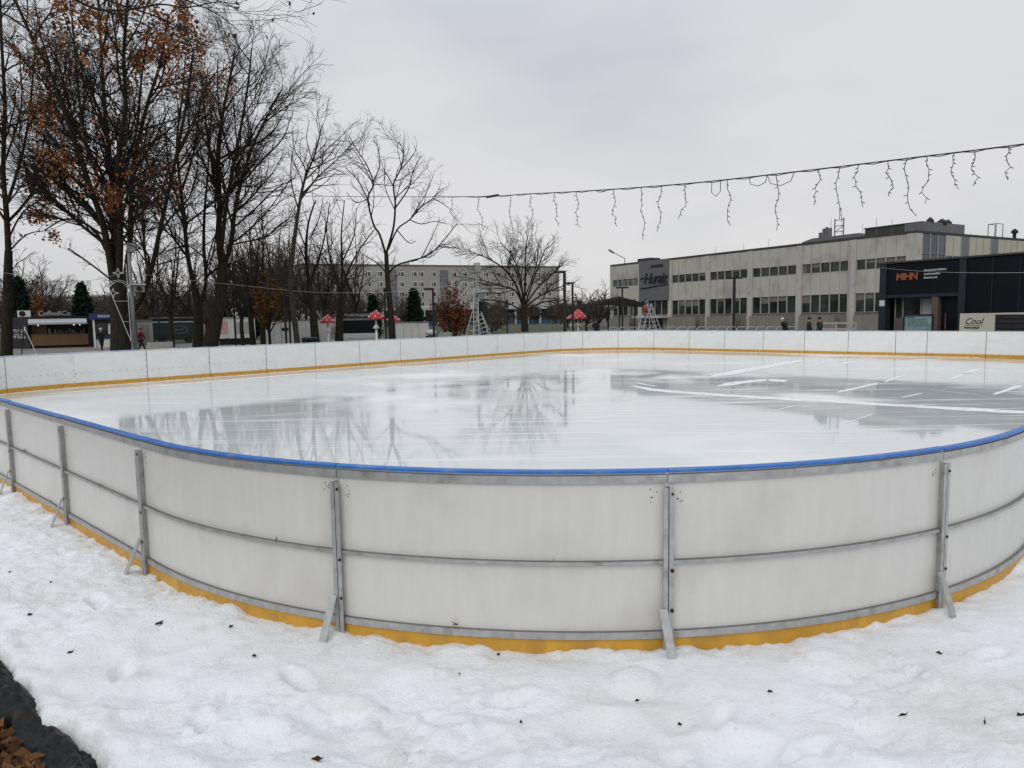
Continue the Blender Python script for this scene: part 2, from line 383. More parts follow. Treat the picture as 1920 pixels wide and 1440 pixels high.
# ------------------------------------------------------------------ ice
def mat_ice():
    mt = bpy.data.materials.new('ice'); mt.use_nodes = True; t = mt.node_tree; n = t.nodes; l = t.links; b = n['Principled BSDF']
    tcn = n.new('ShaderNodeTexCoord')
    def noise(scale, rot, sc, det=5, rough=.6):
        mpn = n.new('ShaderNodeMapping'); mpn.inputs['Rotation'].default_value = (0, 0, rot); mpn.inputs['Scale'].default_value = sc
        nn = n.new('ShaderNodeTexNoise'); nn.inputs['Scale'].default_value = scale; nn.inputs['Detail'].default_value = det; nn.inputs['Roughness'].default_value = rough
        l.new(tcn.outputs['Object'], mpn.inputs[0]); l.new(mpn.outputs[0], nn.inputs[0]); return nn.outputs[0]
    def mrange(src, a, b_, c, d):
        q = n.new('ShaderNodeMapRange'); q.inputs[1].default_value = a; q.inputs[2].default_value = b_; q.inputs[3].default_value = c; q.inputs[4].default_value = d
        l.new(src, q.inputs[0]); return q.outputs[0]
    def math_(op, a, b_):
        q = n.new('ShaderNodeMath'); q.operation = op
        for k, v in enumerate((a, b_)):
            if isinstance(v, (int, float)): q.inputs[k].default_value = v
            else: l.new(v, q.inputs[k])
        return q.outputs[0]
    big = noise(.16, .3, (1, 1, 1), 3)                       # frosty and wet areas
    stk = noise(1.6, -TH, (.10, 1.6, 1), 6, .7)             # machine passes along the rink
    stk2 = noise(2.0, -.62, (.10, 2.6, 1), 7, .72)           # skate scratches
    fine = noise(16, 0, (1, 1, 1), 4)
    cuts = math_('MAXIMUM', mrange(noise(3.0, .9, (.035, 5, 1), 2, .5), .70, .75, 0, .8), math_('MAXIMUM', mrange(noise(3.0, .15, (.03, 6, 1), 2, .5), .71, .76, 0, .7), mrange(noise(2.6, -.75, (.03, 5, 1), 2, .5), .70, .75, 0, .8)))
    f1 = mrange(stk, .56, .72, 0, .75); f2 = mrange(stk2, .535, .66, 0, .95); f0 = mrange(big, .50, .64, 0, .8)
    frost = math_('MAXIMUM', math_('MAXIMUM', math_('MAXIMUM', f1, f2), f0), cuts)
    mxn = n.new('ShaderNodeMix'); mxn.data_type = 'RGBA'; l.new(frost, mxn.inputs[0])
    mxn.inputs[6].default_value = (.62, .645, .65, 1); mxn.inputs[7].default_value = (.90, .91, .92, 1)
    l.new(mxn.outputs[2], b.inputs['Base Color'])
    l.new(math_('ADD', mrange(frost, 0, 1, .012, .34), mrange(fine, .3, .7, 0, .012)), b.inputs['Roughness'])
    b.inputs['IOR'].default_value = 1.33; b.inputs['Specular IOR Level'].default_value = .5
    bn = n.new('ShaderNodeBump'); bn.inputs['Strength'].default_value = .018; bn.inputs['Distance'].default_value = .01
    l.new(math_('ADD', stk, stk2), bn.inputs['Height']); l.new(bn.outputs[0], b.inputs['Normal'])
    return mt
NP = 220
rim = [per(TOT*i/NP, -.008) for i in range(NP)]
mb = MB(); mb.v = [(p.x, p.y, 0) for p in rim]; mb.f = [tuple(range(NP))[::-1]]
struct(mb.build('ice', mat_ice()))
M_track = mat('ice_scrapings', (.85, .86, .87), .75, .06, 5, bump=.1, bscale=40)
def feather():
    t = M_track.node_tree; n = t.nodes; l = t.links; tcn = n.new('ShaderNodeTexCoord'); nn = n.new('ShaderNodeTexNoise'); nn.inputs['Scale'].default_value = 5; nn.inputs['Detail'].default_value = 7; nn.inputs['Roughness'].default_value = .75
    l.new(tcn.outputs['Object'], nn.inputs[0]); q = n.new('ShaderNodeMapRange'); q.inputs[1].default_value = .30; q.inputs[2].default_value = .52; q.inputs[3].default_value = .45; q.inputs[4].default_value = .95
    l.new(nn.outputs[0], q.inputs[0]); l.new(q.outputs[0], n['Principled BSDF'].inputs['Alpha'])
feather()
def ribbon(name, pts, w0, z=.004, seed=1, ragged=.4):
    u = random.Random(seed); mb = MB(); P = [Vector(p) for p in pts]; Q_ = []
    for i in range(len(P)-1):
        k = max(1, int((P[i+1]-P[i]).length/.15))
        Q_ += [P[i].lerp(P[i+1], j/k) for j in range(k)]
    Q_.append(P[-1]); k = len(Q_)
    for i, p in enumerate(Q_):
        d = Q_[min(i+1, k-1)]-Q_[max(i-1, 0)]; nn = Vector((-d.y, d.x, 0)).normalized(); e = min(1, 6*i/k+.1, 6*(k-1-i)/k+.1)
        for sg in (-1, 1):
            q = p+nn*sg*w0/2*e*(1+1.1*ragged*float(fbm(np.array([i*.11+seed*7.7]), np.array([sg*3.1+seed]), 3+seed, 3)[0])+u.uniform(-.06, .06)*ragged); mb.v.append((q.x, q.y, z))
    mb.f = [(2*i, 2*i+2, 2*i+3, 2*i+1) for i in range(k-1)]
    return struct(mb.build(name, M_track))
def curve_px(pxs, n=40):
    P = [atz(x, y, .004) for x, y in pxs]; o = []
    for i in range(len(P)-1):                              # Catmull-Rom on the ice
        a, b, c, d = P[max(i-1, 0)], P[i], P[i+1], P[min(i+2, len(P)-1)]
        for j in range(n):
            t = j/n; o.append(.5*((2*b)+(c-a)*t+(2*a-5*b+4*c-d)*t*t+(3*b-a-3*c+d)*t**3))
    return o+[P[-1]]
ribbon('ice_track', curve_px([(1186, 723), (1230, 731), (1300, 737), (1420, 745), (1560, 752), (1720, 762), (1920, 773), (2150, 790)]), .46, seed=2, ragged=.75)
ribbon('ice_track', curve_px([(1330, 707), (1400, 694), (1455, 684), (1504, 675)], 12), .5, seed=3, ragged=.7)
ribbon('ice_track', curve_px([(1345, 724), (1395, 716), (1440, 712), (1470, 716)], 12), .5, seed=4, ragged=.8)
ribbon('ice_track', curve_px([(1192, 717), (1210, 721), (1232, 724)], 12), .12, seed=5, ragged=.7)
ribbon('ice_track', curve_px([(420, 786), (620, 768), (800, 745), (1000, 728)], 30), .035, seed=6, ragged=.9)
ribbon('ice_track', curve_px([(60, 740), (300, 723), (560, 702), (800, 686), (945, 675)], 20), .35, seed=7, ragged=.7)
for k, (x0, y0, x1, y1, w_) in enumerate([(1570, 736, 1660, 715, .2), (1640, 722, 1700, 702, .15), (1780, 712, 1840, 690, .25), (1800, 702, 1865, 694, .12), (1862, 740, 1915, 722, .2), (1440, 772, 1490, 760, .06),
        (1150, 754, 1205, 744, .1), (1580, 795, 1640, 775, .05), (1580, 682, 1600, 679, .5), (1700, 680, 1722, 679, .6), (1200, 676, 1225, 674, .35), (640, 703, 700, 700, .3), (860, 694, 940, 688, .25), (1740, 730, 1850, 742, .05), (1690, 745, 1730, 737, .1)]):
    ribbon('ice_track', curve_px([(x0, y0), ((x0+x1)/2, (y0+y1)/2), (x1, y1)], 8), w_*.7, seed=20+k, ragged=.8)
# scraped snow lying along the foot of the far boards
mb = MB(); kk = 700
for i in range(kk+1):
    s = 38+(TOT-6-38)*i/kk; wv = .05+.22*float(abs(fbm(np.array([s*.9]), np.array([3.3]), 4)[0])+.12)
    p, q = per(s, -.021), per(s, -.021-wv); mb.v += [(p.x, p.y, .022), (q.x, q.y, .004)]
mb.f = [(2*i, 2*i+2, 2*i+3, 2*i+1) for i in range(kk)]
struct(mb.build('ice_edge_snow', M_track))

# ------------------------------------------------------------------ ground
def sheet(name, pts, z, m_):
    mb = MB(); mb.v = [(x, y, z) for x, y in pts]; mb.f = [tuple(range(len(pts)))]; return struct(mb.build(name, m_))
sheet('ground', [(-1500, -300), (1500, -300), (1500, 2200), (-1500, 2200)], -.14, M_asphalt)
sheet('paved_square', [(-75, 14), (-18, 36), (5, 62), (60, 30), (90, 60), (30, 125), (-10, 78), (-60, 66), (-120, 60)], -.12, M_paving)
sheet('lawn', [(-40, 72), (-3, 74), (18, 84), (18, 150), (-60, 175), (-90, 120)], -.128, M_grass)
sheet('lawn', [(-36, 34), (-26, 40), (-14, 50), (-8, 58), (-14, 62), (-30, 50), (-42, 42)], -.116, M_grass)

# snow bank round the near boards
def snow_height(x, y):
    sd = rink_sd(x, y)
    h = -.012 + .03*sstep(.0, .35, sd) + .12*sstep(.3, 2.2, sd)
    lump = fbm(x*.8+3, y*.8, 21, 3)*.27 + fbm(x*2.1, y*2.1, 22, 3)*.10
    rough = .22+.78*sstep(-.12, .10, fbm(x*.7+1.5, y*.7-4, 33, 2)-.10*x*.35)
    ridg = np.abs(fbm(x*1.7+8, y*1.7+2, 27, 3))*-.09
    h = h + (lump+ridg)*sstep(.1, 1.1, sd) + fbm(x*5.5, y*5.5, 23, 3)*.040*(.35+.65*sstep(.1, .8, sd))*(.4+.6*rough) + rough*(fbm(x*15, y*15, 24, 3)*.036 + fbm(x*38, y*38, 25, 2)*.016 - np.clip(fbm(x*9+4, y*9, 28, 2)-.12, 0, 1)*.09)
    # drifted heaps against the boards, ragged contact
    h = h + np.clip(fbm(x*3.1+5, y*3.1, 26, 3), 0, 1)*.16*(1-sstep(.0, .28, sd)) + fbm(x*13, y*13, 29, 3)*.035*(1-sstep(.0, .2, sd))
    # footprints trodden in
    for fx, fy, fr, dp, el, an in FOOT:
        ca, sa = math.cos(an), math.sin(an); dd = np.hypot(((x-fx)*ca+(y-fy)*sa)/el, (y-fy)*ca-(x-fx)*sa)/fr
        h = h - dp*np.exp(-(dd**4)) + .35*dp*np.exp(-((dd-1.35)**2)*9)
    return h
EDGE = [(-6.5, 6.6), (-3.9, 4.75), (-3.0, 3.97), (-2.62, 3.62), (-2.40, 3.40), (-2.22, 3.30), (-2.04, 3.14), (-1.90, 3.0), (-1.77, 2.85), (-1.45, 2.3), (-1.1, 1.2)]
def edge_dist(x, y):
    """distance to the melted edge of the snow, positive on the bare side"""
    best = np.full(x.shape, 1e9); sign = np.ones(x.shape)
    for (ax, ay), (bx, by) in zip(EDGE, EDGE[1:]):
        dx, dy = bx-ax, by-ay; t = np.clip(((x-ax)*dx+(y-ay)*dy)/(dx*dx+dy*dy), 0, 1)
        qx, qy = x-ax-t*dx, y-ay-t*dy; d = np.hypot(qx, qy); c = dx*qy-dy*qx
        m_ = d < best; best = np.where(m_, d, best); sign = np.where(m_, np.where(c < 0, 1, -1), sign)
    return best*sign
FOOT = []
for px, py, rr, dp in [(1400, 1410, .19, .06), (1130, 1355, .17, .045), (1190, 1262, .12, -.05), (330, 1180, .2, .03), (620, 1330, .16, .03), (1560, 1215, .22, -.035), (1800, 1330, .2, .03), (900, 1400, .17, .03), (260, 1290, .15, .025), (1660, 1385, .16, .035), (470, 1400, .2, .03), (760, 1280, .18, .02)]:
    q = atz(px, py, .05); FOOT.append((q.x, q.y, rr, dp, 1.0, 0))
for px, py, an in [(1085, 1385, .5), (1345, 1330, .9), (1520, 1400, .6), (830, 1330, 2.6), (560, 1260, 2.4), (380, 1340, 2.2), (700, 1420, 2.9), (1690, 1260, .3), (1860, 1225, .5), (1240, 1425, .4), (180, 1120, 2.3), (120, 1030, 2.4), (230, 1240, 2.0), (960, 1290, .1)]:
    q = atz(px, py, .05); FOOT.append((q.x, q.y, .058, .035, 2.3, an)); FOOT.append((q.x-.10*math.cos(an), q.y-.10*math.sin(an), .045, .02, 1.2, an))
def snow_total(x, y):
    h = snow_height(x, y); e = edge_dist(x, y)+fbm(x*5, y*5, 31, 3)*.10+fbm(x*18, y*18, 32, 3)*.05
    return np.where(e > -.16, h*(1-sstep(-.16, .06, e))+(-.30)*sstep(-.05, .10, e)+.02*np.exp(-((e+.08)/.06)**2), h)
def mat_snow():
    mt = bpy.data.materials.new('snow'); mt.use_nodes = True; t = mt.node_tree; n = t.nodes; l = t.links; b = n['Principled BSDF']
    tcn = n.new('ShaderNodeTexCoord')
    def nz(s, d=5, rough=.6):
        q = n.new('ShaderNodeTexNoise'); q.inputs['Scale'].default_value = s; q.inputs['Detail'].default_value = d; q.inputs['Roughness'].default_value = rough
        l.new(tcn.outputs['Object'], q.inputs[0]); return q.outputs[0]
    r1 = n.new('ShaderNodeValToRGB'); l.new(nz(1.1, 6), r1.inputs[0])
    r1.color_ramp.elements[0].position = .33; r1.color_ramp.elements[0].color = (.82, .825, .82, 1)
    r1.color_ramp.elements[1].position = .62; r1.color_ramp.elements[1].color = (.925, .94, .97, 1)
    d1 = n.new('ShaderNodeMapRange'); d1.inputs[1].default_value = .57; d1.inputs[2].default_value = .76; d1.inputs[4].default_value = .5; l.new(nz(3.2, 7, .7), d1.inputs[0])
    mx_ = n.new('ShaderNodeMix'); mx_.data_type = 'RGBA'; l.new(d1.outputs[0], mx_.inputs[0]); l.new(r1.outputs[0], mx_.inputs[6]); mx_.inputs[7].default_value = (.50, .43, .35, 1)
    d2 = n.new('ShaderNodeMapRange'); d2.inputs[1].default_value = .64; d2.inputs[2].default_value = .74; d2.inputs[4].default_value = .4; l.new(nz(34, 3, .6), d2.inputs[0])
    m2 = n.new('ShaderNodeMix'); m2.data_type = 'RGBA'; l.new(d2.outputs[0], m2.inputs[0]); l.new(mx_.outputs[2], m2.inputs[6]); m2.inputs[7].default_value = (.42, .41, .40, 1)
    l.new(m2.outputs[2], b.inputs['Base Color']); b.inputs['Roughness'].default_value = .8; b.inputs['Specular IOR Level'].default_value = .15
    b1 = n.new('ShaderNodeBump'); b1.inputs['Strength'].default_value = .8; b1.inputs['Distance'].default_value = .02; l.new(nz(45, 6, .7), b1.inputs['Height'])
    b2 = n.new('ShaderNodeBump'); b2.inputs['Strength'].default_value = .35; b2.inputs['Distance'].default_value = .05; l.new(nz(11, 6, .65), b2.inputs['Height']); l.new(b1.outputs[0], b2.inputs['Normal'])
    l.new(b2.outputs[0], b.inputs['Normal'])
    return mt
def grid(name, x0, x1, y0, y1, st, hf, keep, m_):
    xs = np.arange(x0, x1+st/2, st); ys = np.arange(y0, y1+st/2, st); X, Y = np.meshgrid(xs, ys)
    Z = hf(X, Y); K = keep(X, Y); nx = len(xs); idx = np.arange(X.size).reshape(X.shape)
    k = K[:-1, :-1] | K[1:, :-1] | K[:-1, 1:] | K[1:, 1:]
    Q = np.stack([idx[:-1, :-1][k], idx[:-1, 1:][k], idx[1:, 1:][k], idx[1:, :-1][k]], 1)
    used = np.zeros(X.size, bool); used[Q.ravel()] = True; rm = np.cumsum(used)-1
    V = np.stack([X.ravel(), Y.ravel(), Z.ravel()], 1)[used]
    return fast_mesh(name, V, rm[Q], m_, smooth=True)
M_snow = mat_snow()
struct(grid('snow', -6.6, 6.6, 1.0, 9.6, .022, snow_total, lambda x, y: (rink_sd(x, y) > -.012) & (edge_dist(x, y) < .4), M_snow))
struct(grid('snow_outer', -16, 16, -4, 19, .16, lambda x, y: snow_height(x, y)-.05, lambda x, y: (rink_sd(x, y) > -.012) & ((x < -6.6) | (x > 6.5) | (y > 9.5) | (y < 1.1)) & (edge_dist(x, y) < -.1), M_snow))
# bare soil, leaves and the black tarpaulin at the melted edge
struct(grid('bare_soil', -6.6, -0.6, .8, 6.8, .05, lambda x, y: -.12+fbm(x*3, y*3, 41, 4)*.1, lambda x, y: edge_dist(x, y) > -.35, M_soil))
def tarp_h(x, y):
    e = edge_dist(x, y); prof = np.sqrt(np.clip(1-((e-.07)/.13)**2, 0, 1))
    fold = np.abs(fbm(x*8+y*5, y*6-x*4, 45, 4))*.24-.03
    return -.12+prof*(.17+fbm(x*2.5, y*2.5, 44, 3)*.10)+fold*prof
gt = grid('tarpaulin', -3.3, -1.0, 1.4, 4.1, .02, tarp_h, lambda x, y: (edge_dist(x, y) > -.045) & (edge_dist(x, y) < .19), M_tarp)
tag(gt, 'crumpled black plastic tarpaulin rolled along the melted edge of the snow', 'tarpaulin')
# dead leaves on the soil
mb = MB(); u = random.Random(5)
for k in range(4200):
    x, y = u.uniform(-3.4, -1.6), u.uniform(2.0, 3.9); e = float(edge_dist(np.array([x]), np.array([y]))[0])
    if e < .15 or e > 1.3: continue
    M_ = Matrix.Translation((x, y, -.03+u.uniform(-.03, .07))) @ Matrix.Rotation(u.uniform(0, 6.28), 4, 'Z') @ Matrix.Rotation(u.uniform(-.7, .7), 4, 'X') @ Matrix.Rotation(u.uniform(-.7, .7), 4, 'Y')
    s = u.uniform(.022, .06)
    mb.add([(-s, 0, 0), (-s*.4, -s*.5, .02), (s*.5, -s*.45, -.01), (s, 0, .015), (s*.5, s*.45, 0), (-s*.4, s*.5, .025), (0, 0, -.015)], [(0,1,6),(1,2,6),(2,3,6),(3,4,6),(4,5,6),(5,0,6)], M_)
o = mb.build('leaf_litter', mat('leaf_brown', (.13, .062, .026), .75, .75, 5, spec=.3)); tag(o, 'brown dead leaves lying on dark soil beside the tarpaulin', 'leaf litter', kind='stuff')
# snow crumbs at the edge
# fallen leaves and twigs on the snow
LEAVES = [(95, 1094, .035, 'tiny dark leaf on the snow near the leftmost brace'), (57, 1155, .055, 'dark curled leaf on the snow at the far left'), (298, 1173, .07, 'upright dark brown leaf on the snow below the left braced post'),
          (434, 1177, .045, 'flat brown leaf on the snow left of the central brace'), (477, 1233, .05, 'dark leaf on the snow left of the centre'), (133, 1226, .07, 'long dry twig leaf on the snow above the tarpaulin'),
          (595, 1428, .075, 'brown leaf on the snow at the bottom edge'), (935, 1230, .04, 'small orange leaf at the foot of the central board'), (1195, 1317, .05, 'thin grey twig on the snow right of the centre'), (1445, 1300, .05, 'short dark twig on the smooth snow'),
          (1694, 1344, .07, 'bent dark twig on the snow at the lower right'), (1762, 1228, .06, 'dark needle on the snow near the right brace'), (1847, 1358, .06, 'thin dark twig on the snow at the far right'), (1914, 1345, .06, 'dark leaf on the snow at the right edge'),
          (862, 1267, .02, 'dark crumb on the snow under the central board'), (977, 1358, .03, 'tiny dark leaf on the snow at the bottom centre'), (18, 1075, .04, 'small leaf on the snow by the left edge'), (1275, 1362, .035, 'small grey leaf on the trodden snow')]
for k, (px, py, s, lb) in enumerate(LEAVES):
    s *= .5 if px in (298, 595) else .38
    p = atz(px, py, .05)
    for _ in range(3):
        z = float(snow_total(np.array([p.x]), np.array([p.y]))[0]); p = atz(px, py, z)
    u = random.Random(k+60); tw = 'twig' in lb or 'needle' in lb; mb = MB(); wd = .12 if tw else .42
    mb.add([(-s, 0, 0), (-s*.3, -s*wd, .012), (s*.5, -s*wd*.8, .0), (s*.95, 0, .02 if tw else s*.5), (s*.5, s*wd*.8, .004), (-s*.3, s*wd, .014), (.1*s, 0, -.004)], [(0,1,6),(1,2,6),(2,3,6),(3,4,6),(4,5,6),(5,0,6)])
    o = mb.build('fallen_twig' if tw else 'fallen_leaf', M_leaf_d, loc=(p.x, p.y, z+.008)); o.rotation_euler = (u.uniform(-.4, .4), u.uniform(-.4, .2), u.uniform(-.9, .9))
    tag(o, lb, 'twig' if tw else 'leaf', 'leaves and twigs fallen on the snow')
def on_rail(s, z, off, lb, name, m_, sz):
    p = per(s, off); mb = MB(); u = random.Random(int(s*50))
    for k in range(3):
        d = Vector((u.uniform(-1, 1), u.uniform(-1, 1), u.uniform(-.1, .6))).normalized()*sz
        a = Vector((0, 0, .004)); q = Vector((-d.y, d.x, d.z*.3))*.35
        mb.add([a-d*.4, a+q*.6, a+d, a-q*.6], [(0, 1, 2, 3)])
    tag(mb.build(name, m_, loc=(p.x, p.y, z)), lb, 'leaf', 'leaves caught on the board rails')
p0 = 2.21+.77; on_rail(p0, .145, .026, 'orange brown leaf lying on the bottom rail of the central board', 'fallen_leaf', M_leaf_o, .042)
on_rail(3.57, .565, .03, 'dark crumb of leaf on the middle rail of the central board', 'fallen_leaf', M_leaf_d, .014)
on_rail(-3.55, .57, .03, 'bundle of dark twigs on the middle rail at the far left', 'fallen_leaf', M_leaf_d, .07)
on_rail(-.98, .565, .03, 'dark leaf on the middle rail of the left board', 'fallen_leaf', M_leaf_d, .035)
on_rail(1.72, .565, .03, 'dark leaf on the middle rail just left of the central post', 'fallen_leaf', M_leaf_d, .028)
on_rail(-2.6, .14, .03, 'dark leaf on the bottom rail at the far left', 'fallen_leaf', M_leaf_d, .03)

# ------------------------------------------------------------------ office building on the right
FA = R(-60.0)
def office():
    P0 = (15.67, 112.0); LN = 48.0
    t = thing('office_building', 'long two storey office block of beige panels with a script sign, right', 'building', (*P0, 0), FA)
    H = 9.7; GS, GT, US, UT = 1.82, 3.82, 6.24, 7.32
    P = [0.0, 7.0, 13.45, 20.6, 27.6, 34.7, 41.4, 48.0]; PW = .72
    DEP = 26.0
    w1 = MB()
    # body set back behind the facade panels (facade surface is y=0, outside is -y)
    w1.box(.1, LN-.1, .32, DEP, -.2, H-.25)
    w1.build('wall', M_concrete, t)
    rf = MB().box(-.05, LN+.05, -.06, DEP, H-.248, H+.02); rf.build('roof', M_roof, t)
    for i, x in enumerate(P):
        a, b = (x, x+PW*.8) if i == 0 else ((x-PW*1.15, x) if i == len(P)-1 else (x-PW/2, x+PW/2))
        MB().box(a, b, -.14, .35, -.2, H-.25).build('pillar', M_concrete, t)
    for i in range(7):
        a = P[i]+PW/2+.003; b = P[i+1]-PW/2-.003
        if i == 0: a = P[0]+PW*.8+.003
        if i == 6: b = P[7]-PW*1.15-.003
        if i == 1:      # grey clad bay with the sign
            MB().box(a-.35, b+.25, -.24, .2, GT+.1, H-.02).build('cladding', M_greypan, t)
            wf = MB(); gl = MB()
            for k in range(4):
                x0 = a+(b-a)*k/4; x1 = a+(b-a)*(k+1)/4; gl.box(x0, x1, .05, .07, 1.9, GT+.095)
                wf.box(x0-.03, x0+.05, -.02, .12, 1.9, GT+.098)
            wf.box(a, b, -.02, .12, 1.84, 1.898)
            o = wf.build('window', M_frame, t); gl.build('pane', M_glass, o)
            MB().box(a-.2, b+.2, -1.6, .3, 1.45, 1.75).build('entrance_canopy', M_concrete, t)
            MB().box(a+1.0, a+4.2, .1, .14, -.15, 1.45).build('door', M_glass, t)
            continue
        n = 5; pw = (b-a)/n
        for z0, z1 in ((UT+.003, H-.26), (GT+.003, US-.003)):
            mbp = MB()
            for k in range(n):
                mbp.box(a+pw*k+.02, a+pw*(k+1)-.02, -.03, .1, z0, z1)
                mbp.box(a+pw*k-.012, a+pw*k+.012, -.075, .05, z0, z1)      # thin rib at each joint
            mbp.build('facade_panel', M_panel, t)
        for z0, z1 in ((US, UT), (GS, GT)):
            wf = MB(); gl = MB(); ur = random.Random(i*7+int(z0))
            for k in range(n+1):
                x0 = a+pw*k; wf.box(x0-.045, x0+.045, -.05, .09, z0, z1)
            wf.box(a, b, -.045, .09, z0-.0, z0+.05); 
            for k in range(n): gl.box(a+pw*k+.046, a+pw*(k+1)-.046, .12, .14, z0+.051, z1)
            o = wf.build('window', M_frame, t); gl.build('pane', M_glass2 if (i == 0 and z0 == US) else M_glass, o)
            bm_ = mat('blind_cloth', (.16, .155, .14), .8, .15)
            for k in range(n):
                q = ur.random()
                if q < .35: MB().box(a+pw*k+.05, a+pw*(k+1)-.05, .108, .118, z1-(z1-z0)*ur.uniform(.15, .45), z1).build('blind', bm_, o)
                elif q < .5: MB().box(a+pw*k+.06, a+pw*k+pw*ur.uniform(.3, .6), .108, .118, z0+.06, z1).build('blind', bm_, o)
        lo = MB().box(a, b, .02, .3, -.2, GS-.003)
        lo.build('plinth_wall', mat('plinth_concrete', (.17, .16, .14), .85, .2, 1, streak=(2, 2, .4), dirt=((.1, .1, .08), 1, .5, .6)), t)
        MB().box(a+.5, b-.9, -1.1, -.95, -.15, GS-.25).build('ramp_wall', mat('ramp_concrete', (.20, .19, .17), .85, .15, 1, streak=(3, 3, .4)), t)
    # side face: outside is +x
    MB().box(LN-.3, LN+.14, -.139, .9, -.2, H-.255).build('corner_pillar', M_concrete, t)
    k = 0; y = 1.0
    kinds = 'gggpprpppbppppppppppp'
    while y < DEP-1.2 and k < len(kinds):
        c = kinds[k]; wd = 1.38 if c in 'gp' else 1.6
        if c in 'rb': MB().box(LN-.05, LN+.06, y+.02, y+wd-.02, UT+.1, H-.26).build('louvre_panel', mat('panel_bluegrey', (.15, .155, .18), .5, .15, 3, streak=(6, 6, .2)), t)
        elif c == 'g': MB().box(LN-.05, LN+.03, y+.05, y+wd-.05, UT+.15, H-.3).build('glass_panel', M_glass2, t)
        else: MB().box(LN-.05, LN+.05, y+.03, y+wd-.03, UT+.1, H-.26).build('facade_panel', M_panel2, t)
        MB().box(LN-.05, LN+.10, y-.05, y+.05, GT, H-.26).build('rib', M_frame, t)
        MB().box(LN-.05, LN+.02, y+.06, y+wd-.06, US, UT+.09).build('pane', M_glass, t)
        MB().box(LN-.05, LN+.04, y+.03, y+wd-.03, -.2, US-.01).build('facade_panel', M_panel2, t)
        y += wd; k += 1
    MB().box(-.04, .1, .35, DEP, -.2, H-.26).build('end_wall', M_panel, t)
    # drainpipe and little wall box
    MB().tube([(41.0, -.2, H-.4), (41.0, -.2, -.1)], .07, n=6).build('drainpipe', M_frame, t)
    # script sign
    s0 = P[1]+PW/2
    text('sign_lettering', 'Huraiz', 2.15, M_ink, t, (s0+.75, -.34, 6.4), extrude=.05, shear=.28, spacing=.84, bold=.02, sx=1.0)
    sw = MB().tube([(s0+.1, -.34, 7.05), (s0+.5, -.34, 7.3), (s0+1.1, -.34, 7.2)], .09, .05, n=5)
    sw.tube([(s0+.15, -.34, 5.75), (s0+1.4, -.34, 5.8), (s0+3.4, -.34, 6.0), (s0+5.9, -.34, 6.15)], .10, .05, n=5)
    sw.build('sign_flourish', M_ink, t)
    mb = MB(); uu = random.Random(3); x = s0+2.3
    while x < s0+4.9:
        wd = uu.uniform(.14, .3); mb.box(x, x+wd, -.29, -.25, 8.62, 8.62+uu.uniform(.34, .42)); x += wd+.07
    mb.build('sign_small_lettering', M_ink, t)
    # roof things
    MB().box(5.2, 8.0, 1.0, 3.0, H+.02, H+.55).build('roof_hatch', M_roof, t)
    ph = MB().box(38.6, 45.0, 6.0, 11.0, H+.02, H+1.45); ph.box(38.5, 45.1, 5.9, 11.1, H+1.452, H+1.56); ph.build('roof_penthouse', mat('penthouse_dark', (.05, .05, .05), .7, .2, 1), t)
    sk = MB()
    prof = [(27.5, H+.02), (28.8, H+1.05), (30.2, H+1.35), (36.5, H+1.35), (37.8, H+.95), (38.3, H+.02)]
    sk.v = [(x, 8, z) for x, z in prof]+[(x, 14, z) for x, z in prof]; k = len(prof)
    sk.f = [tuple(range(k)), tuple(range(2*k-1, k-1, -1))]+[(i, i+k, i+1+k, i+1) for i in range(k-1)]
    sk.build('skylight', M_metal, t)
    mb = MB()
    for x, z in ((30.6, 1.3), (31.1, 1.9), (31.5, 2.1), (32.0, 1.9)): mb.tube([(x, 9, H+1.0), (x, 9, H+1.15+z*.7)], .2, n=8)
    for x in (32.6, 33.8): mb.bar((x, 9, H+1.3), (x, 9, H+3.5), .1)
    for z in (1.9, 2.6, 3.3): mb.bar((32.6, 9, H+z), (33.8, 9, H+z), .08)
    mb.bar((32.6, 9, H+1.9), (33.8, 9, H+2.6), .06); mb.bar((33.2, 9, H+3.4), (33.2, 9, H+4.8), .05)
    mb.build('roof_antenna', M_metal, t)
    for x, h_ in ((36.4, 2.6), (39.0, 1.9), (40.6, 2.4), (42.4, 2.0), (35.0, 3.0), (26, 1.6), (22, 1.5), (17, 1.4)):
        MB().tube([(x, 5, H), (x, 5, H+h_)], .025, n=4).build('lightning_rod', M_metal, t)
    for x, y, r_, h_ in ((47.5, 3.2, .3, 1.5), (47.5, 5.3, .42, 1.45), (47.2, 6.9, .34, 1.5), (47.2, 20.4, .3, 1.2)):
        MB().lathe([(r_*.6, 0), (r_*.6, h_*.55), (r_*1.15, h_*.6), (r_*1.15, h_*.8), (r_*.3, h_)], 10, (x, y, H)).build('roof_vent', M_dark, t)
    MB().box(45.5, 47.8, 2.2, 9.0, H+.021, H+1.0).build('roof_duct', M_metal, t)
    mb = MB()
    for yy in (15.6, 17.0): 
        for xx in (46.8, 47.6): mb.bar((xx, yy, H), (xx, yy, H+1.5), .06)
    mb.bar((46.8, 15.6, H+1.5), (46.8, 17.0, H+1.5), .06); mb.bar((47.6, 15.6, H+1.5), (47.6, 17.0, H+1.5), .06); mb.bar((46.8, 15.6, H+1.5), (47.6, 15.6, H+1.5), .06)
    mb.build('roof_frame', M_metal, t)
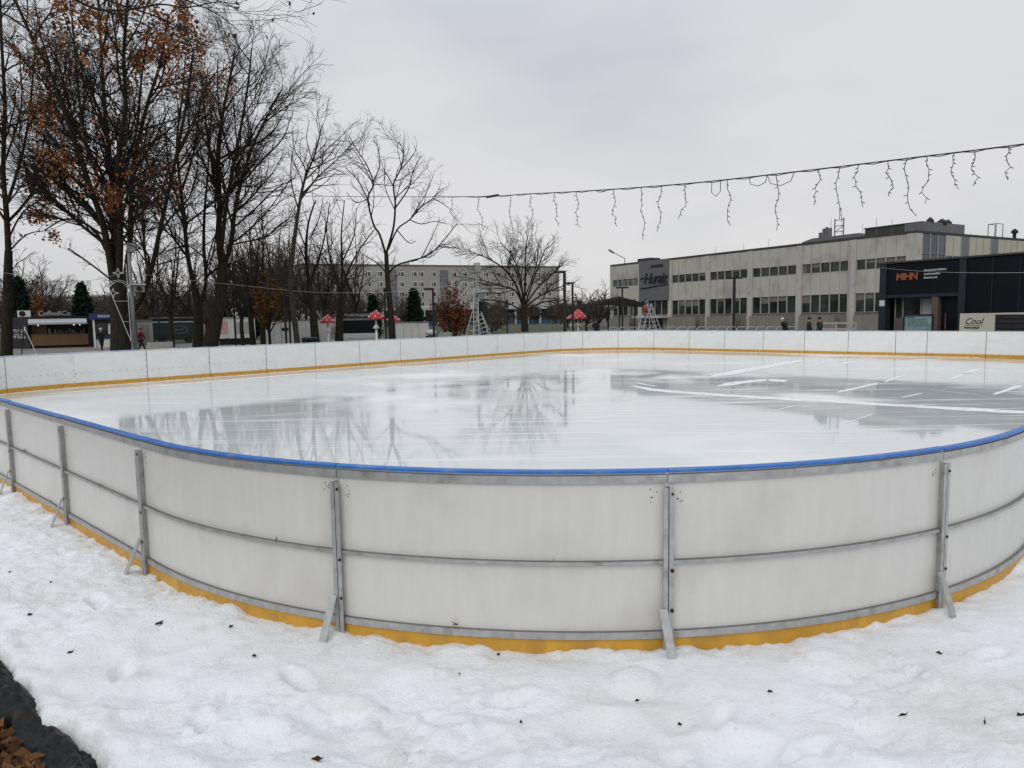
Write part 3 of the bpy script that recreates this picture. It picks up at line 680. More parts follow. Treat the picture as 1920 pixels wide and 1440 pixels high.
    for x, y, fl in ((2.2, 1.0, .62),):
        mb = MB().tube([(x, y, H), (x, y, H+1.4*fl), (x-2.6*fl, y-1.0, H+3.1*fl)], .07, .06, n=6)
        l_ = mb.build('floodlight_arm', M_metal, t)
        MB().box(-.55, .55, -.2, .2, -.1, .1, Matrix.Translation((x-3.0*fl, y-1.15, H+3.35*fl)) @ Matrix.Rotation(.5, 4, 'Y')).build('floodlight', M_metal, l_)
office()

def pavilion():
    t = thing('pavilion', 'dark navy glazed pavilion with an orange lettered sign, right edge', 'building', (24.75, 48.0, 0), FA)
    H = 5.0; LN = 14.0
    for a, b in ((0, .46), (5.1, 5.5)):
        MB().box(a, b, -.06, .5, -.15, H+.05).build('pillar', M_slate, t)
    MB().box(.462, 5.098, 0, .4, 3.0, H-.002).build('fascia', M_navy, t)
    MB().box(5.502, LN, .02, .4, -.15, H-.01).build('glass_wall', M_navy, t)
    mb = MB()
    for k in range(1, 6): mb.box(5.5+1.45*k-.02, 5.5+1.45*k+.02, -.02, .019, -.1, H-.05)
    mb.build('glazing_bar', M_slate, t)
    MB().box(.47, 5.09, -.03, .45, 2.80, 2.995).build('lintel', M_slate, t)
    MB().box(-.1, LN, -.1, 9, H+.052, H+.16).build('roof', M_roof, t)
    MB().box(.02, .3, .5, 9, -.15, H+.04).build('side_wall', M_navy, t)
    MB().box(.5, LN, 4.0, 4.3, -.15, H-.02).build('back_wall', M_dark, t)
    fr = MB()
    for x in (.62, 1.15, 2.35, 2.95, 3.35): fr.box(x-.035, x+.035, .8, .9, -.1, 2.8)
    wf = fr.build('window', M_frame, t)
    gl = MB().box(.66, 3.35, .84, .86, 1.5, 2.79); gl.build('pane', M_glass, wf)
    MB().box(.62, 3.4, .78, .88, -.1, 1.49).build('low_wall', mat('low_wall_grey', (.12, .115, .11), .8, .15, 2), t)
    MB().box(2.45, 3.3, .76, .8, 1.35, 2.72).build('poster', mat('poster_grey', (.36, .36, .36), .6, .15, 3), t)
    MB().box(3.5, 3.9, -.02, .4, -.15, 2.798).build('brown_pier', mat('pier_brown', (.11, .075, .06), .7, .2, 3), t)
    d = MB().box(3.95, 5.08, .3, .36, -.12, 2.79).build('door', M_navy, t)
    MB().bar((4.25, .22, .75), (4.25, .22, 1.75), .05).build('handle', M_wood, d)
    MB().box(.06, .42, -.085, -.065, 2.28, 2.66).build('house_plate', M_white, t)
    text('sign_lettering', 'MIHN', .60, M_orange, t, (1.15, -.05, 3.95), extrude=.02, bold=.02, spacing=.9)
    mb = MB()
    for k, (w_, z) in enumerate(((1.35, 4.42), (1.0, 4.18), (.8, 3.95))):
        x = 2.95; uu = random.Random(k)
        while x < 2.95+w_:
            q = uu.uniform(.05, .1); mb.box(x, x+q, -.03, -.002, z, z+uu.uniform(.08, .12)); x += q+.025
    mb.build('sign_small_lettering', mat('sign_pale', (.4, .42, .42), .5), t)
pavilion()

def chiller():
    t = thing('ice_chiller_unit', 'low white cooling unit with dark louvres and handwritten style sign, right edge', 'cooling unit', (23.91, 38.0, 0), FA)
    MB().box(0, 1.72, 0, 1.1, -.14, 1.76).build('end_panel', mat('chiller_cream', (.52, .51, .44), .5, .06, 2), t)
    lv = MB().box(1.722, 9, .10, 1.1, -.14, 1.68)
    for k in range(7): lv.box(1.73, 9, .03, .098, .05+.24*k, .05+.24*k+.17)
    lv.build('louvre_side', mat('louvre_dark', (.022, .022, .028), .4, .2), t)
    MB().box(1.722, 9, 0, 1.1, 1.69, 1.77).build('top_edge', mat('chiller_cream', ()), t)
    fl = MB()
    for x in (3.6, 5.6, 7.6): fl.lathe([(.5, 0), (.5, .14), (.42, .15), (.1, .15)], 16, (x, .55, 1.772))
    fl.build('fan_housing', M_metal, t)
    text('sign_lettering', 'Cool', .46, M_ink, t, (.24, -.012, 1.20), extrude=.005, shear=.35, spacing=.95)
    text('sign_address', 'www.cool.pl', .145, M_ink, t, (.25, -.012, .98), extrude=.005, bold=.006)
    MB().box(.24, 1.12, -.012, -.001, 1.12, 1.135).build('sign_underline', M_ink, t)
chiller()

def info_board():
    t = thing('information_board', 'pale teal information board with three lines of text before the pavilion', 'notice board', (24.95, 43.7, 0), R(-38))
    MB().box(-.72, .72, -.02, .02, .35, 1.62).build('panel', M_teal, t)
    fr = MB().box(-.82, -.722, -.05, .05, -.14, 1.72); fr.box(.722, .82, -.05, .05, -.14, 1.72); fr.box(-.72, .72, -.05, .05, 1.622, 1.72); fr.build('frame', M_dark, t)
    mb = MB(); uu = random.Random(4)
    for z in (1.36, 1.24, 1.12, 1.0):
        x = -.55
        while x < .5:
            q = uu.uniform(.05, .16); mb.box(x, x+q, -.028, -.021, z, z+.05); x += q+.04
    mb.box(-.66, -.2, -.028, -.021, 1.5, 1.58)
    mb.build('text_line', mat('ink_teal', (.05, .07, .08), .6), t)
    mb = MB(); mb.bar((-.7, -.026, .62), (.7, -.026, .86), .03, .005); mb.bar((-.7, -.026, .50), (.7, -.026, .60), .05, .005); mb.build('picture_line', mat('ink_navy', (.02, .03, .1), .5), t)
info_board()

# ------------------------------------------------------------------ apartment block far behind
def block():
    ang = math.atan2(16, 43); P0 = at(560, 500, 183)
    t = thing('apartment_block', 'long grey five storey apartment block with white window frames, far behind', 'building', (P0.x, P0.y, 0), ang)
    H = 16.0; LN = 0
    def s_of(px, z):   # metres along the facade for a photo column
        d = FWD + RT*((px-960)/F) + UP*((720-560)/F); dx, dy = math.cos(ang), math.sin(ang)
        n_ = Vector((-dy, dx)); k = (P0.x*n_.x+P0.y*n_.y)/(d.x*n_.x+d.y*n_.y); return (d.x*k-P0.x)*dx+(d.y*k-P0.y)*dy
    LN = s_of(1049, 0)
    MB().box(0, LN, 0, 13, -.3, H).build('wall', M_block, t)
    MB().box(-.2, LN+.2, -.25, 13.2, H+.002, H+.22).build('roof', mat('roof_grey', (.13, .13, .13), .8, .2), t)
    rows = [5.6, 8.3, 11.0, 13.7]
    cols = [575, 597, 620, 640, 668, 692, 714, 754, 778, 791, 814, 853, 872, 893, 912, 935, 960, 985, 1010, 1030]
    for z in rows:
        for c in cols:
            s = s_of(c, z); w_ = .75
            fr = MB().box(s-w_, s+w_, -.05, .02, z-.72, z+.72); o = fr.build('window', M_white, t)
            g = MB(); g.box(s-w_+.15, s-.28, -.09, -.052, z-.56, z+.56); g.box(s-.08, s+w_-.15, -.09, -.052, z-.56, z+.56); g.build('pane', M_glass, o)
    for c in (737, 833):
        s = s_of(c, 0); MB().box(s-1.0, s+1.0, -.25, .02, .5, H-1.2).build('stairwell_glazing', mat('stair_glass', (.10, .10, .13), .3, .35, .7), t)
        mb = MB()
        for k in range(12): mb.box(s-1.02, s+1.02, -.3, -.252, 1.0+k*1.15, 1.1+k*1.15)
        for q in (-.5, 0, .5): mb.box(s+q-.04, s+q+.04, -.29, -.251, .6, H-1.25)
        mb.build('glazing_bar', M_block, t)
    for c in (680, 745, 800, 870):
        s = s_of(c, 0); MB().tube([(s, 3, H), (s, 3, H+random.uniform(2, 5))], .05, n=4).build('roof_aerial', M_metal, t)
    for c in (660, 720, 770, 905): 
        s = s_of(c, 0); MB().box(s-.8, s+.8, 4, 5.4, H+.352, H+1.3).build('chimney', M_concrete, t)
    # bay with pale balconies and shop arcade at the foot
    s0, s1 = s_of(660, 0), LN+.3
    MB().box(s0, s1, -2.6, -.1, 4.0, 4.6).build('arcade_roof', mat('arcade_white', (.42, .43, .42), .6, .1, .5), t)
    n = 17
    for k in range(n):
        s = s0+(s1-s0)*k/(n-1); MB().box(s-.22, s+.22, -2.55, -2.15, -.2, 3.998).build('column', mat('arcade_white', ()), t)
    for k in range(n-1):
        a = s0+(s1-s0)*k/(n-1)+.3; b = s0+(s1-s0)*(k+1)/(n-1)-.3
        if b-a < .4: continue
        MB().box(a, b, -1.4, -1.3, .9, 3.9).build('shop_window', M_glass, t)
        MB().box(a, b, -1.5, -1.38, -.2, .88).build('shop_stall_riser', mat('riser_blue', (.03, .10, .17), .5, .3), t)
    for c in (700, 800, 893, 918, 955, 1005):
        s = s_of(c, 0); MB().box(s-2.0, s+2.0, -1.7, -.12, 4.602, 5.3).build('balcony', mat('balcony_white', (.46, .48, .48), .6, .12), t)
block()
def far_slab():
    P0 = at(60, 560, 300); t = thing('distant_building', 'pale low slab building in the distance above the coffee kiosk', 'building', (P0.x, P0.y, 0), R(6))
    MB().box(-12, 28, 0, 12, -.3, 13).build('wall', mat('slab_grey', (.30, .31, .32), .8, .1, .1), t)
    MB().box(-13, 29, -.6, 12.6, 13.002, 13.7).build('roof', mat('slab_roof', (.36, .36, .36), .8, .1), t)
    for z in (4, 7, 10): MB().box(-11, 27, -.08, -.02, z, z+1.3).build('window_band', M_glass2, t)
far_slab()

# ------------------------------------------------------------------ kiosks, trailers and containers
def facing(p, extra=0): return math.atan2(p[1], p[0])-PI/2+extra    # local -y looks at the viewer
def px_thing(name, label, cat, px, py, Y, extra=0, group=None):
    p = at(px, py, Y); return thing(name, label, cat, (p.x, p.y, -.12), facing(p, extra), group), p
def coffee_kiosk():
    t, p = px_thing('coffee_kiosk', 'black coffee kiosk with wooden slatted counter and white awning, left', 'kiosk', 112, 640, 63)
    H = 2.75
    MB().box(-2.25, 2.25, 1.2, 3.4, 0, H).build('rear_wall', M_dark, t)
    MB().box(-2.25, 2.25, 0, 1.199, 2.45, H).build('roof', M_dark, t)
    MB().box(2.2, 3.2, -.05, 3.4, 0, H+.0).build('dark_side', M_dark, t)
    MB().box(-2.24, 2.19, .02, 1.19, 0, .12).build('floor', M_dark, t)
    sw = MB(); sw.v = [(-2.26, 0, 0), (-3.6, 1.9, 0), (-3.6, 1.9, H), (-2.26, 0, H), (-2.26, .3, 0), (-3.4, 2.1, 0), (-3.4, 2.1, H), (-2.26, .3, H)]
    sw.f = [(0, 3, 2, 1), (4, 5, 6, 7), (0, 1, 5, 4), (3, 7, 6, 2), (0, 4, 7, 3), (1, 2, 6, 5)]
    side = sw.build('side_wall', M_dark, t)
    mb = MB(); uu = random.Random(8); d = Vector((-1.34, 1.9, 0)).normalized(); nn = Vector((-d.y, d.x, 0)); nn = nn if nn.y < 0 else -nn
    for r_, z in enumerate((1.62, 1.45, 1.22, 1.08, .95)):
        x = .3+uu.uniform(0, .5)
        while x < 2.0:
            q = uu.uniform(.04, .15); a = Vector((-2.26, 0, z))+d*x+nn*.02; mb.bar(a, a+d*q, .012, .07); x += q+uu.uniform(.03, .25)
    a = Vector((-2.26, 0, 1.72))+d*.25+nn*.02; mb.bar(a, a+d*.3, .012, .3)
    mb.build('menu_lettering', M_whiteb, side)
    ct = MB()
    for k in range(34): ct.box(-2.05+.125*k, -2.05+.125*k+.115, -.10, -.02, .22, 1.15)
    ct.box(-2.1, 2.25, -.12, .3, 1.152, 1.20); ct.build('counter', M_wood, t)
    MB().box(-2.0, -.9, .9, 1.1, 1.2, 2.1).build('shelf_back', M_wood, t)
    mb = MB(); uu = random.Random(2)
    for k in range(13): x = -.8+.22*k; mb.box(x, x+uu.uniform(.08, .18), .7, .9, 1.205, 1.25+uu.uniform(.1, .45))
    mb.build('goods', mat('goods_grey', (.17, .18, .18), .5, .6, 2), t)
    aw = MB(); aw.v = [(-2.2, -.02, 2.55), (2.15, -.02, 2.55), (2.15, -.75, 2.22), (-2.2, -.75, 2.22), (-2.2, -.02, 2.5), (2.15, -.02, 2.5), (2.15, -.75, 2.06), (-2.2, -.75, 2.06)]
    aw.f = [(0, 3, 2, 1), (4, 5, 6, 7), (3, 7, 6, 2), (0, 1, 5, 4), (0, 4, 7, 3), (1, 2, 6, 5)]; aw.build('awning', mat('awning_white', (.36, .37, .40), .6, .1), t)
    for x in (-1.5, 1.15, 1.6): MB().blob((x, -.3, 2.0), .06, n=8).build('lamp', M_spotl, t)
    text('sign_lettering', 'Coffee&Co.', .58, mat('sign_dim', (.36, .35, .33), .5), t, (-1.5, -.02, H+.10), extrude=.02, shear=.2, spacing=.9)
    MB().box(-1.5, 1.3, 0, .03, H+.002, H+.05).build('sign_bar', M_dark, t)
    ac = thing('air_conditioner', 'white air conditioning unit on the roof of the coffee kiosk', 'air conditioner', t.matrix_basis @ Vector((-2.5, .9, H+.002)), t.rotation_euler.z)
    MB().box(-.45, .5, -.2, .2, 0, .55).build('case', M_white, ac)
    MB().lathe([(.24, 0), (.24, .03), (.05, .03)], 16).build('fan_grille', M_dark, ac).matrix_basis = Matrix.Translation((-.1, -.201, .28)) @ Matrix.Rotation(PI/2, 4, 'X')
coffee_kiosk()
def ice_cream_kiosk():
    t, p = px_thing('snack_kiosk', 'small blue topped snack kiosk beside the coffee kiosk', 'kiosk', 204, 640, 62)
    MB().box(-1.35, 1.35, -.55, 2, 2.42, 2.95).build('fascia', M_bluek, t)
    mb = MB(); uu = random.Random(6); x = -.7
    while x < .55: q = uu.uniform(.1, .18); mb.box(x, x+q, -.565, -.551, 2.6, 2.8); x += q+.05
    mb.build('sign_small_lettering', mat('sign_pale', ()), t)
    for x in (-1.12, .98): MB().box(x, x+.16, -.45, -.3, 0, 2.418).build('post', M_white, t)
    MB().box(-1.1, 1.2, 0, 2, 0, 2.418).build('wall', M_slate, t)
    MB().box(.02, .72, -.03, -.001, 1.15, 2.05).build('price_board', M_whiteb, t)
    MB().box(-.85, -.05, -.03, -.001, 1.0, 2.1).build('window', M_glass, t)
    MB().box(-1.1, 1.1, -.35, -.002, .75, .98).build('counter', M_bluek, t)
    MB().box(-1.1, 1.1, -.3, -.004, .0, .745).build('counter_front', M_white, t)
ice_cream_kiosk()
def truck():
    t, p = px_thing('food_truck', 'dark green food truck with a pale oval emblem, behind the bare trees', 'food truck', 330, 636, 70)
    MB().box(-2.1, 2.1, 0, 2.2, .35, 2.45).build('body', M_dgreen, t)
    MB().box(-2.15, 2.15, -.25, 2.3, 2.452, 2.55).build('roof', M_metal, t)
    MB().box(-2.0, 2.1, -.03, -.002, 2.05, 2.16).build('trim', M_frame, t)
    ov = MB()
    for k in range(18):
        a, b = 2*PI*k/18, 2*PI*(k+1)/18; ov.bar((.35+.75*math.cos(a), -.03, 1.35+.38*math.sin(a)), (.35+.75*math.cos(b), -.03, 1.35+.38*math.sin(b)), .07, .03)
    ov.bar((-.2, -.03, 1.2), (.9, -.03, 1.5), .12, .03); ov.bar((-.1, -.03, 1.45), (.7, -.03, 1.25), .08, .03); ov.build('emblem', mat('emblem_grey', (.2, .22, .2), .6), t)
    for x in (-1.2, 1.1):
        wv = MB().lathe([(.15, -.1), (.36, -.1), (.36, .1), (.15, .1)], 16).build('wheel', M_dark, t); wv.matrix_basis = Matrix.Translation((x, .05, .37)) @ Matrix.Rotation(PI/2, 4, 'X')
    t2, p = px_thing('toilet_cabin', 'narrow pale grey cabin with a dark door between the pole and the truck', 'cabin', 274, 636, 66)
    MB().box(-.7, .6, 0, 1.2, 0, 2.25).build('wall', mat('cabin_grey', (.27, .28, .26), .6, .12, 2), t2)
    MB().box(-.4, .3, -.03, -.002, .1, 1.9).build('door', mat('cabin_door', (.19, .2, .18), .6, .2), t2)
    MB().box(-.75, .65, -.1, 1.25, 2.252, 2.35).build('roof', M_metal, t2)
    t3 = thing('planter', 'long low concrete planter in front of the dark green truck', 'planter', (at(300, 650, 58).x, 58, -.12), facing(at(300, 650, 58)))
    MB().box(-.95, .95, -.3, .3, 0, .5).build('box', M_concrete, t3); MB().box(-.85, .85, -.2, .2, .501, .53).build('earth', M_soil, t3)
truck()
def trailer():
    t, p = px_thing('food_trailer', 'white food trailer with a pink poster beside the black lamp post', 'food trailer', 444, 634, 64)
    MB().box(-1.6, 1.6, 0, 2, .55, 2.35).build('body', M_white, t)
    MB().box(-1.65, 1.65, -.06, 2.1, 2.352, 2.44).build('roof', mat('cabin_grey', ()), t)
    MB().box(-1.45, -.7, -.03, -.002, .95, 2.1).build('poster', mat('poster_pink', (.52, .33, .31), .6, .25, 4), t)
    MB().box(-.1, 1.2, -.03, -.002, .95, 2.0).build('shutter', mat('shutter_grey', (.36, .37, .35), .5, .1, streak=(1, 1, 9)), t)
    MB().box(-1.45, 1.6, .1, 1.9, 0, .548).build('underside', M_dark, t)
    for x in (-.8, .9):
        wv = MB().lathe([(.12, -.1), (.3, -.1), (.3, .1), (.12, .1)], 14).build('wheel', M_dark, t); wv.matrix_basis = Matrix.Translation((x, .02, .3)) @ Matrix.Rotation(PI/2, 4, 'X')
trailer()
def container(px, Y, w_, h_, lb, name='white_container', mark=False, col=None, dep=2.2):
    t, p = px_thing(name, lb, 'container', px, 630, Y)
    MB().box(-w_/2, w_/2, 0, dep, .05, h_).build('wall', col or M_white, t)
    MB().box(-w_/2-.04, w_/2+.04, -.05, dep+.04, h_+.002, h_+.07).build('roof', M_metal, t)
    mb = MB()
    for k in range(int(w_/.6)): mb.box(-w_/2+.6*k+.02, -w_/2+.6*k+.05, -.02, -.001, .1, h_-.05)
    mb.build('seam', M_frame, t)
    MB().box(-w_/2, w_/2, .02, dep, -.02, .048).build('base', M_dark, t)
    if mark:
        e = MB(); e.blob((.3, -.02, h_*.68), .22, (1.3, .08, .7)); e.bar((-.05, -.03, h_*.68), (.7, -.03, h_*.74), .06, .02); e.build('emblem', M_ink, t)
    return t
container(528, 58, 2.5, 2.0, 'white container with a small black emblem behind the ochre leaved tree', mark=True)
container(590, 60, 2.7, 2.05, 'white container behind the two dark litter bins')
container(773, 56, 2.6, 1.75, 'plain white container right of the tall spreading maple')
def fries():
    t, p = px_thing('fries_kiosk', 'black and white fries kiosk with a long lettered sign board', 'kiosk', 675, 634, 58)
    MB().box(-1.65, 1.4, 0, 2.2, .95, 2.0).build('hatch', M_navy, t)
    MB().box(-1.7, 1.45, -.12, 2.3, 2.003, 2.2).build('roof', mat('cabin_grey', ()), t)
    sb = MB().box(-1.65, 1.45, -.2, -.1, 2.202, 2.66).build('sign_board', M_dark, t)
    text('sign_lettering', 'Frytki belgijskie', .335, mat('sign_dim', ()), sb, (-1.15, -.215, 2.33), extrude=.008, bold=.008)
    em = MB(); em.lathe([(.1, 0), (.14, .2), (.02, .2)], 6, (-1.42, -.22, 2.3)); em.build('sign_emblem', M_whiteb, sb)
    MB().box(-1.65, 1.45, -.04, .3, .2, .947).build('counter_front', M_white, t)
    gr = MB(); uu = random.Random(12)
    for k in range(14): x = -1.5+.2*k; gr.bar((x, -.055, .5+uu.uniform(-.1, .1)), (x+.14, -.055, .55+uu.uniform(-.15, .15)), .07, .01)
    gr.build('graffiti', M_ink, t)
    MB().box(-1.65, 1.45, .02, 2, 0, .198).build('base', M_frame, t)
fries()
def bin_(px, lb):
    t, p = px_thing('litter_bin', lb, 'litter bin', px, 634, 45, group='litter bins below the dark bare tree')
    MB().lathe([(.22, 0), (.27, .85), (.26, .86), (.2, .86)], 16).build('body', M_dark, t); MB().lathe([(.30, .862), (.30, .95), (.15, 1.02), (.02, 1.03)], 16).build('lid', M_dark, t)
bin_(574, 'left dark round litter bin standing beside the trunk'); bin_(586, 'right dark litter bin hidden half behind the trunk')

# ------------------------------------------------------------------ mushrooms lanterns
DOTS = [(0, .98), (.9, .62), (2.0, .6), (3.1, .63), (4.2, .6), (5.3, .62), (.3, .27), (1.2, .3), (2.1, .26), (3.0, .3), (3.9, .27), (4.8, .3), (5.7, .26)]
def mushroom(px, Y, zb, zt, w_, lb):
    p = at(px, 600, Y); t = thing('mushroom_lantern', lb, 'mushroom lantern', (p.x, p.y, -.12), 0, 'red mushroom lanterns'); zb += .12; zt += .12
    MB().lathe([(.10, 0), (.075, .5), (.07, zb)], 10).build('stem', M_whiteb, t, True)
    MB().lathe([(.24, zb-.62), (.11, zb-.40), (.08, zb-.38)], 12).build('skirt', M_whiteb, t, True)
    hh = zt-zb; prof = [(w_*.98, zb-.04), (w_, zb), (w_*.86, zb+hh*.30), (w_*.58, zb+hh*.62), (w_*.28, zb+hh*.88), (.02, zt)]
    MB().lathe(prof, 22).build('cap', M_red, t, True)
    mb = MB()
    for a, q in DOTS:
        for (r0, z0), (r1, z1) in zip(prof[1:], prof[2:]):
            f0, f1 = (z0-zb)/hh, (z1-zb)/hh
            if f0 <= q <= f1:
                k = (q-f0)/(f1-f0); rr = r0+(r1-r0)*k; mb.blob((rr*math.cos(a), rr*math.sin(a), z0+(z1-z0)*k), .062 if q < .5 else .05, (1, 1, .8), 7, 4)
    mb.build('spots', M_whiteb, t, True)
mushroom(614, 50, 1.78, 2.30, .55, 'red mushroom lantern with white spots left of the fries kiosk')
mushroom(705, 46, 1.98, 2.52, .56, 'red mushroom lantern at the right end of the fries kiosk')
mushroom(737, 60, 1.75, 2.3, .62, 'red mushroom lantern half hidden behind the maple trunk')
mushroom(1084, 62, 1.72, 2.50, .74, 'red mushroom lantern near the twin lamp posts left of the office')
mushroom(1073, 60, 1.7, 2.1, .5, 'red mushroom lantern mostly hidden behind the black lamp post')

# ------------------------------------------------------------------ street furniture
def lamp(px, ptop, Y, arm, lb, r_=.07, grp='black street lamps'):
    p = at(px, 600, Y); zt = at(px, ptop, Y).z; t = thing('street_lamp', lb, 'street lamp', (p.x, p.y, -.12), facing(p), grp); zt += .12
    MB().box(-r_, r_, -r_, r_, 0, zt).build('post', M_dark, t)
    if arm:
        for a in (arm if isinstance(arm, tuple) else (arm,)):
            x0, x1 = (r_, a) if a > 0 else (a, -r_); h_ = MB().box(x0, x1, -.07, .07, zt-.12, zt-.003).build('lamp_arm', M_dark, t)
            MB().box(x0+.05 if a > 0 else x0, x1 if a > 0 else x1-.05, -.05, .05, zt-.135, zt-.123).build('light_panel', M_frame, h_)
    else: MB().lathe([(r_*1.6, zt), (r_*1.6, zt+.25), (r_*.6, zt+.28)], 10).build('lamp_head', M_dark, t)
lamp(440, 548, 52, None, 'black lamp post before the white food trailer')
lamp(535, 530, 46, .9, 'black lamp post with a right arm beside the ochre leaved tree')
lamp(543, 560, 50, None, 'short black post beside the leaning birch trunk', .06)
lamp(813, 540, 44, -.55, 'black lamp post with left arm before the red brown bush')
lamp(723, 548, 46, None, 'thin black lamp post left of the maple trunk', .06)
lamp(951, 569, 52, None, 'thin black lamp post left of the spreading oak trunk', .05)
lamp(1059, 508, 42, -.6, 'tall black lamp post with left arm right of the oak', .09)
lamp(1074, 529, 50, -.55, 'second shorter black lamp post with left arm right of the oak', .075)
lamp(1167, 538, 62, (-.55, .55), 'black T shaped lamp post before the dark canopy', .075)
lamp(1376, 520, 56, (-.6, .6), 'black T shaped lamp post before the office windows', .11)
lamp(298, 561, 66, None, 'black lamp post behind the dark green truck', .07)

def mast(px, Y, ptop, lb, side=1):
    p = at(px, 600, Y); zt = at(px, ptop, Y).z+.12; t = thing('camera_mast', lb, 'mast', (p.x, p.y, -.12), facing(p), 'grey camera masts')
    MB().tube([(0, 0, 0), (0, 0, zt)], .095, .075, n=10).build('pole', M_poleg, t, True)
    h_ = MB().box(-.12, .26, -.07, .07, 0, .42, Matrix.Translation((0, -.05, zt)) @ Matrix.Rotation(R(8), 4, 'Y') @ Matrix.Rotation(R(-15), 4, 'X')).build('floodlight', M_poleg, t)
    return t, p, zt
def star(mb, c, r_):
    for k in range(4):
        a = k*PI/2; tip = Vector((c[0]+r_*1.5*math.cos(a), c[1], c[2]+r_*1.5*math.sin(a))); 
        for d in (-PI/4, PI/4): mb.bar(tip, (c[0]+r_*.45*math.cos(a+d), c[1], c[2]+r_*.45*math.sin(a+d)), .03)
t, p, zt = mast(250, 35, 472, 'tall grey camera mast with floodlight before the large leafy tree')
h_ = MB().box(.08, .58, -.3, .25, zt-1.95, zt-1.62).build('camera_box', M_poleg, t)
MB().box(.02, .64, -.38, .3, zt-1.618, zt-1.55, Matrix.Translation((0, 0, .0))).build('camera_hood', mat('hood_grey', (.42, .42, .42), .5), h_)
ln = MB().lathe([(.12, 0), (.12, .06), (.05, .06)], 14).build('lens', M_dark, h_); ln.matrix_basis = Matrix.Translation((.34, -.301, zt-1.78)) @ Matrix.Rotation(PI/2, 4, 'X')
q = at(246, 600, 34.6); o = thing('light_ornament', 'white tubular star light ornament hanging on the left camera mast', 'light ornament', (q.x-.07, q.y, -.12), facing(q))
z0, z1 = zt-4.35, zt-1.55
mb = MB(); mb.bar((0, 0, z0), (0, 0, zt-.6), .035); mb.bar((0, 0, z0), (-.85, 0, z1), .035)
for k in (.35, .7): mb.bar((-.85*k, 0, z0+(z1-z0)*k), (0, 0, z0+(z1-z0)*k), .02)
for k in range(10):
    a, b = PI*k/10, PI*(k+1)/10
    for rr in (.32, .42): mb.bar((-.38+rr*math.cos(a), 0, z1-.15+rr*.75*math.sin(a)), (-.38+rr*math.cos(b), 0, z1-.15+rr*.75*math.sin(b)), .022)
mb.build('frame', M_tube, o)
mb = MB(); star(mb, (-.36, 0, z1+.5), .16); star(mb, (-.62, 0, z1-.45), .16); star(mb, (-.7, 0, z1+.0), .1); mb.build('star', M_tube, o)
t, p, zt = mast(895, 46, 510, 'grey camera mast with ladder legs beside the red brown bush')
h_ = MB().box(.05, .5, -.25, .25, zt-1.6, zt-1.3).build('camera_box', M_poleg, t)
MB().box(.0, .75, -.35, .3, zt-1.298, zt-1.23).build('camera_hood', mat('hood_grey', ()), h_)
def ladder(t, a, b, w_, n=9):
    a, b = Vector(a), Vector(b); mb = MB(); d = (b-a).normalized(); s_ = Vector((1, 0, 0)) if abs(d.x) < .7 else Vector((0, 1, 0)); s_ = (s_-d*s_.dot(d)).normalized()*w_/2
    for sg in (-1, 1): mb.bar(a+s_*sg*1.3, b+s_*sg*.8, .04)
    for k in range(n): c = a.lerp(b, (k+.5)/n); mb.bar(c-s_*1.1, c+s_*1.1, .03)
    mb.build('ladder_leg', M_tube, t)
ladder(t, (-.75, -.2, 0), (-.12, -.05, 2.5), .42); ladder(t, (.75, -.25, 0), (.1, -.05, 2.3), .42); ladder(t, (-.1, -.6, 0), (-.05, -.1, 4.0), .3, 14); ladder(t, (1.0, .5, 0), (.1, .1, 2.4), .4)
q = at(888, 560, 45.7); o = thing('light_ornament', 'bundle of white icicle and star lights beside the middle camera mast', 'light ornament', (q.x, q.y, 0), facing(q))
mb = MB(); uu = random.Random(31)
for k in range(4): star(mb, (uu.uniform(-.8, .4), uu.uniform(-.1, .1), at(888, uu.uniform(545, 575), 45.7).z), .16)
mb.build('star', M_tube, o)
mb = MB()
for k in range(26):
    x, z = uu.uniform(-1.4, .6), at(888, uu.uniform(543, 572), 45.7).z; mb.bar((x, 0, z), (x+uu.uniform(-.35, .35), uu.uniform(-.2, .2), z+uu.uniform(-.3, .3)), .022)
mb.build('frame', M_tube, o)
p = at(905, 610, 46.6); t = thing('folded_parasol', 'tall folded dark green parasol behind the middle camera mast', 'parasol', (p.x, p.y, -.12))
MB().lathe([(.05, 0), (.05, .8), (.12, .82), (.30, 1.6), (.38, 2.6), (.34, 3.0), (.1, 3.25), (.03, 3.3)], 12).build('canopy', mat('parasol_green', (.012, .02, .018), .8, .4, 4), t, True)
MB().lathe([(.35, 0), (.35, .08), (.05, .1)], 12).build('base', M_concrete, t)
p = at(1217, 600, 60); t = thing('light_tripod', 'tall ladder tripod with a red lantern before the office entrance', 'tripod', (p.x, p.y, -.12), facing(p))
for a in ((-1.0, -.3, 0), (1.0, -.4, 0), (-.35, .8, 0), (.5, .7, 0)): ladder(t, a, (0, 0, 3.0), .4, 9)
MB().blob((-.35, -.3, 2.55), .36, (.5, .45, .95)).build('red_lantern', mat('lantern_red', (.36, .03, .03), .5, .1), t, True)
MB().tube([(0, 0, 2.9), (-.2, -.2, 3.25), (-.35, -.3, 3.05)], .03, n=5).build('hook', M_tube, t)

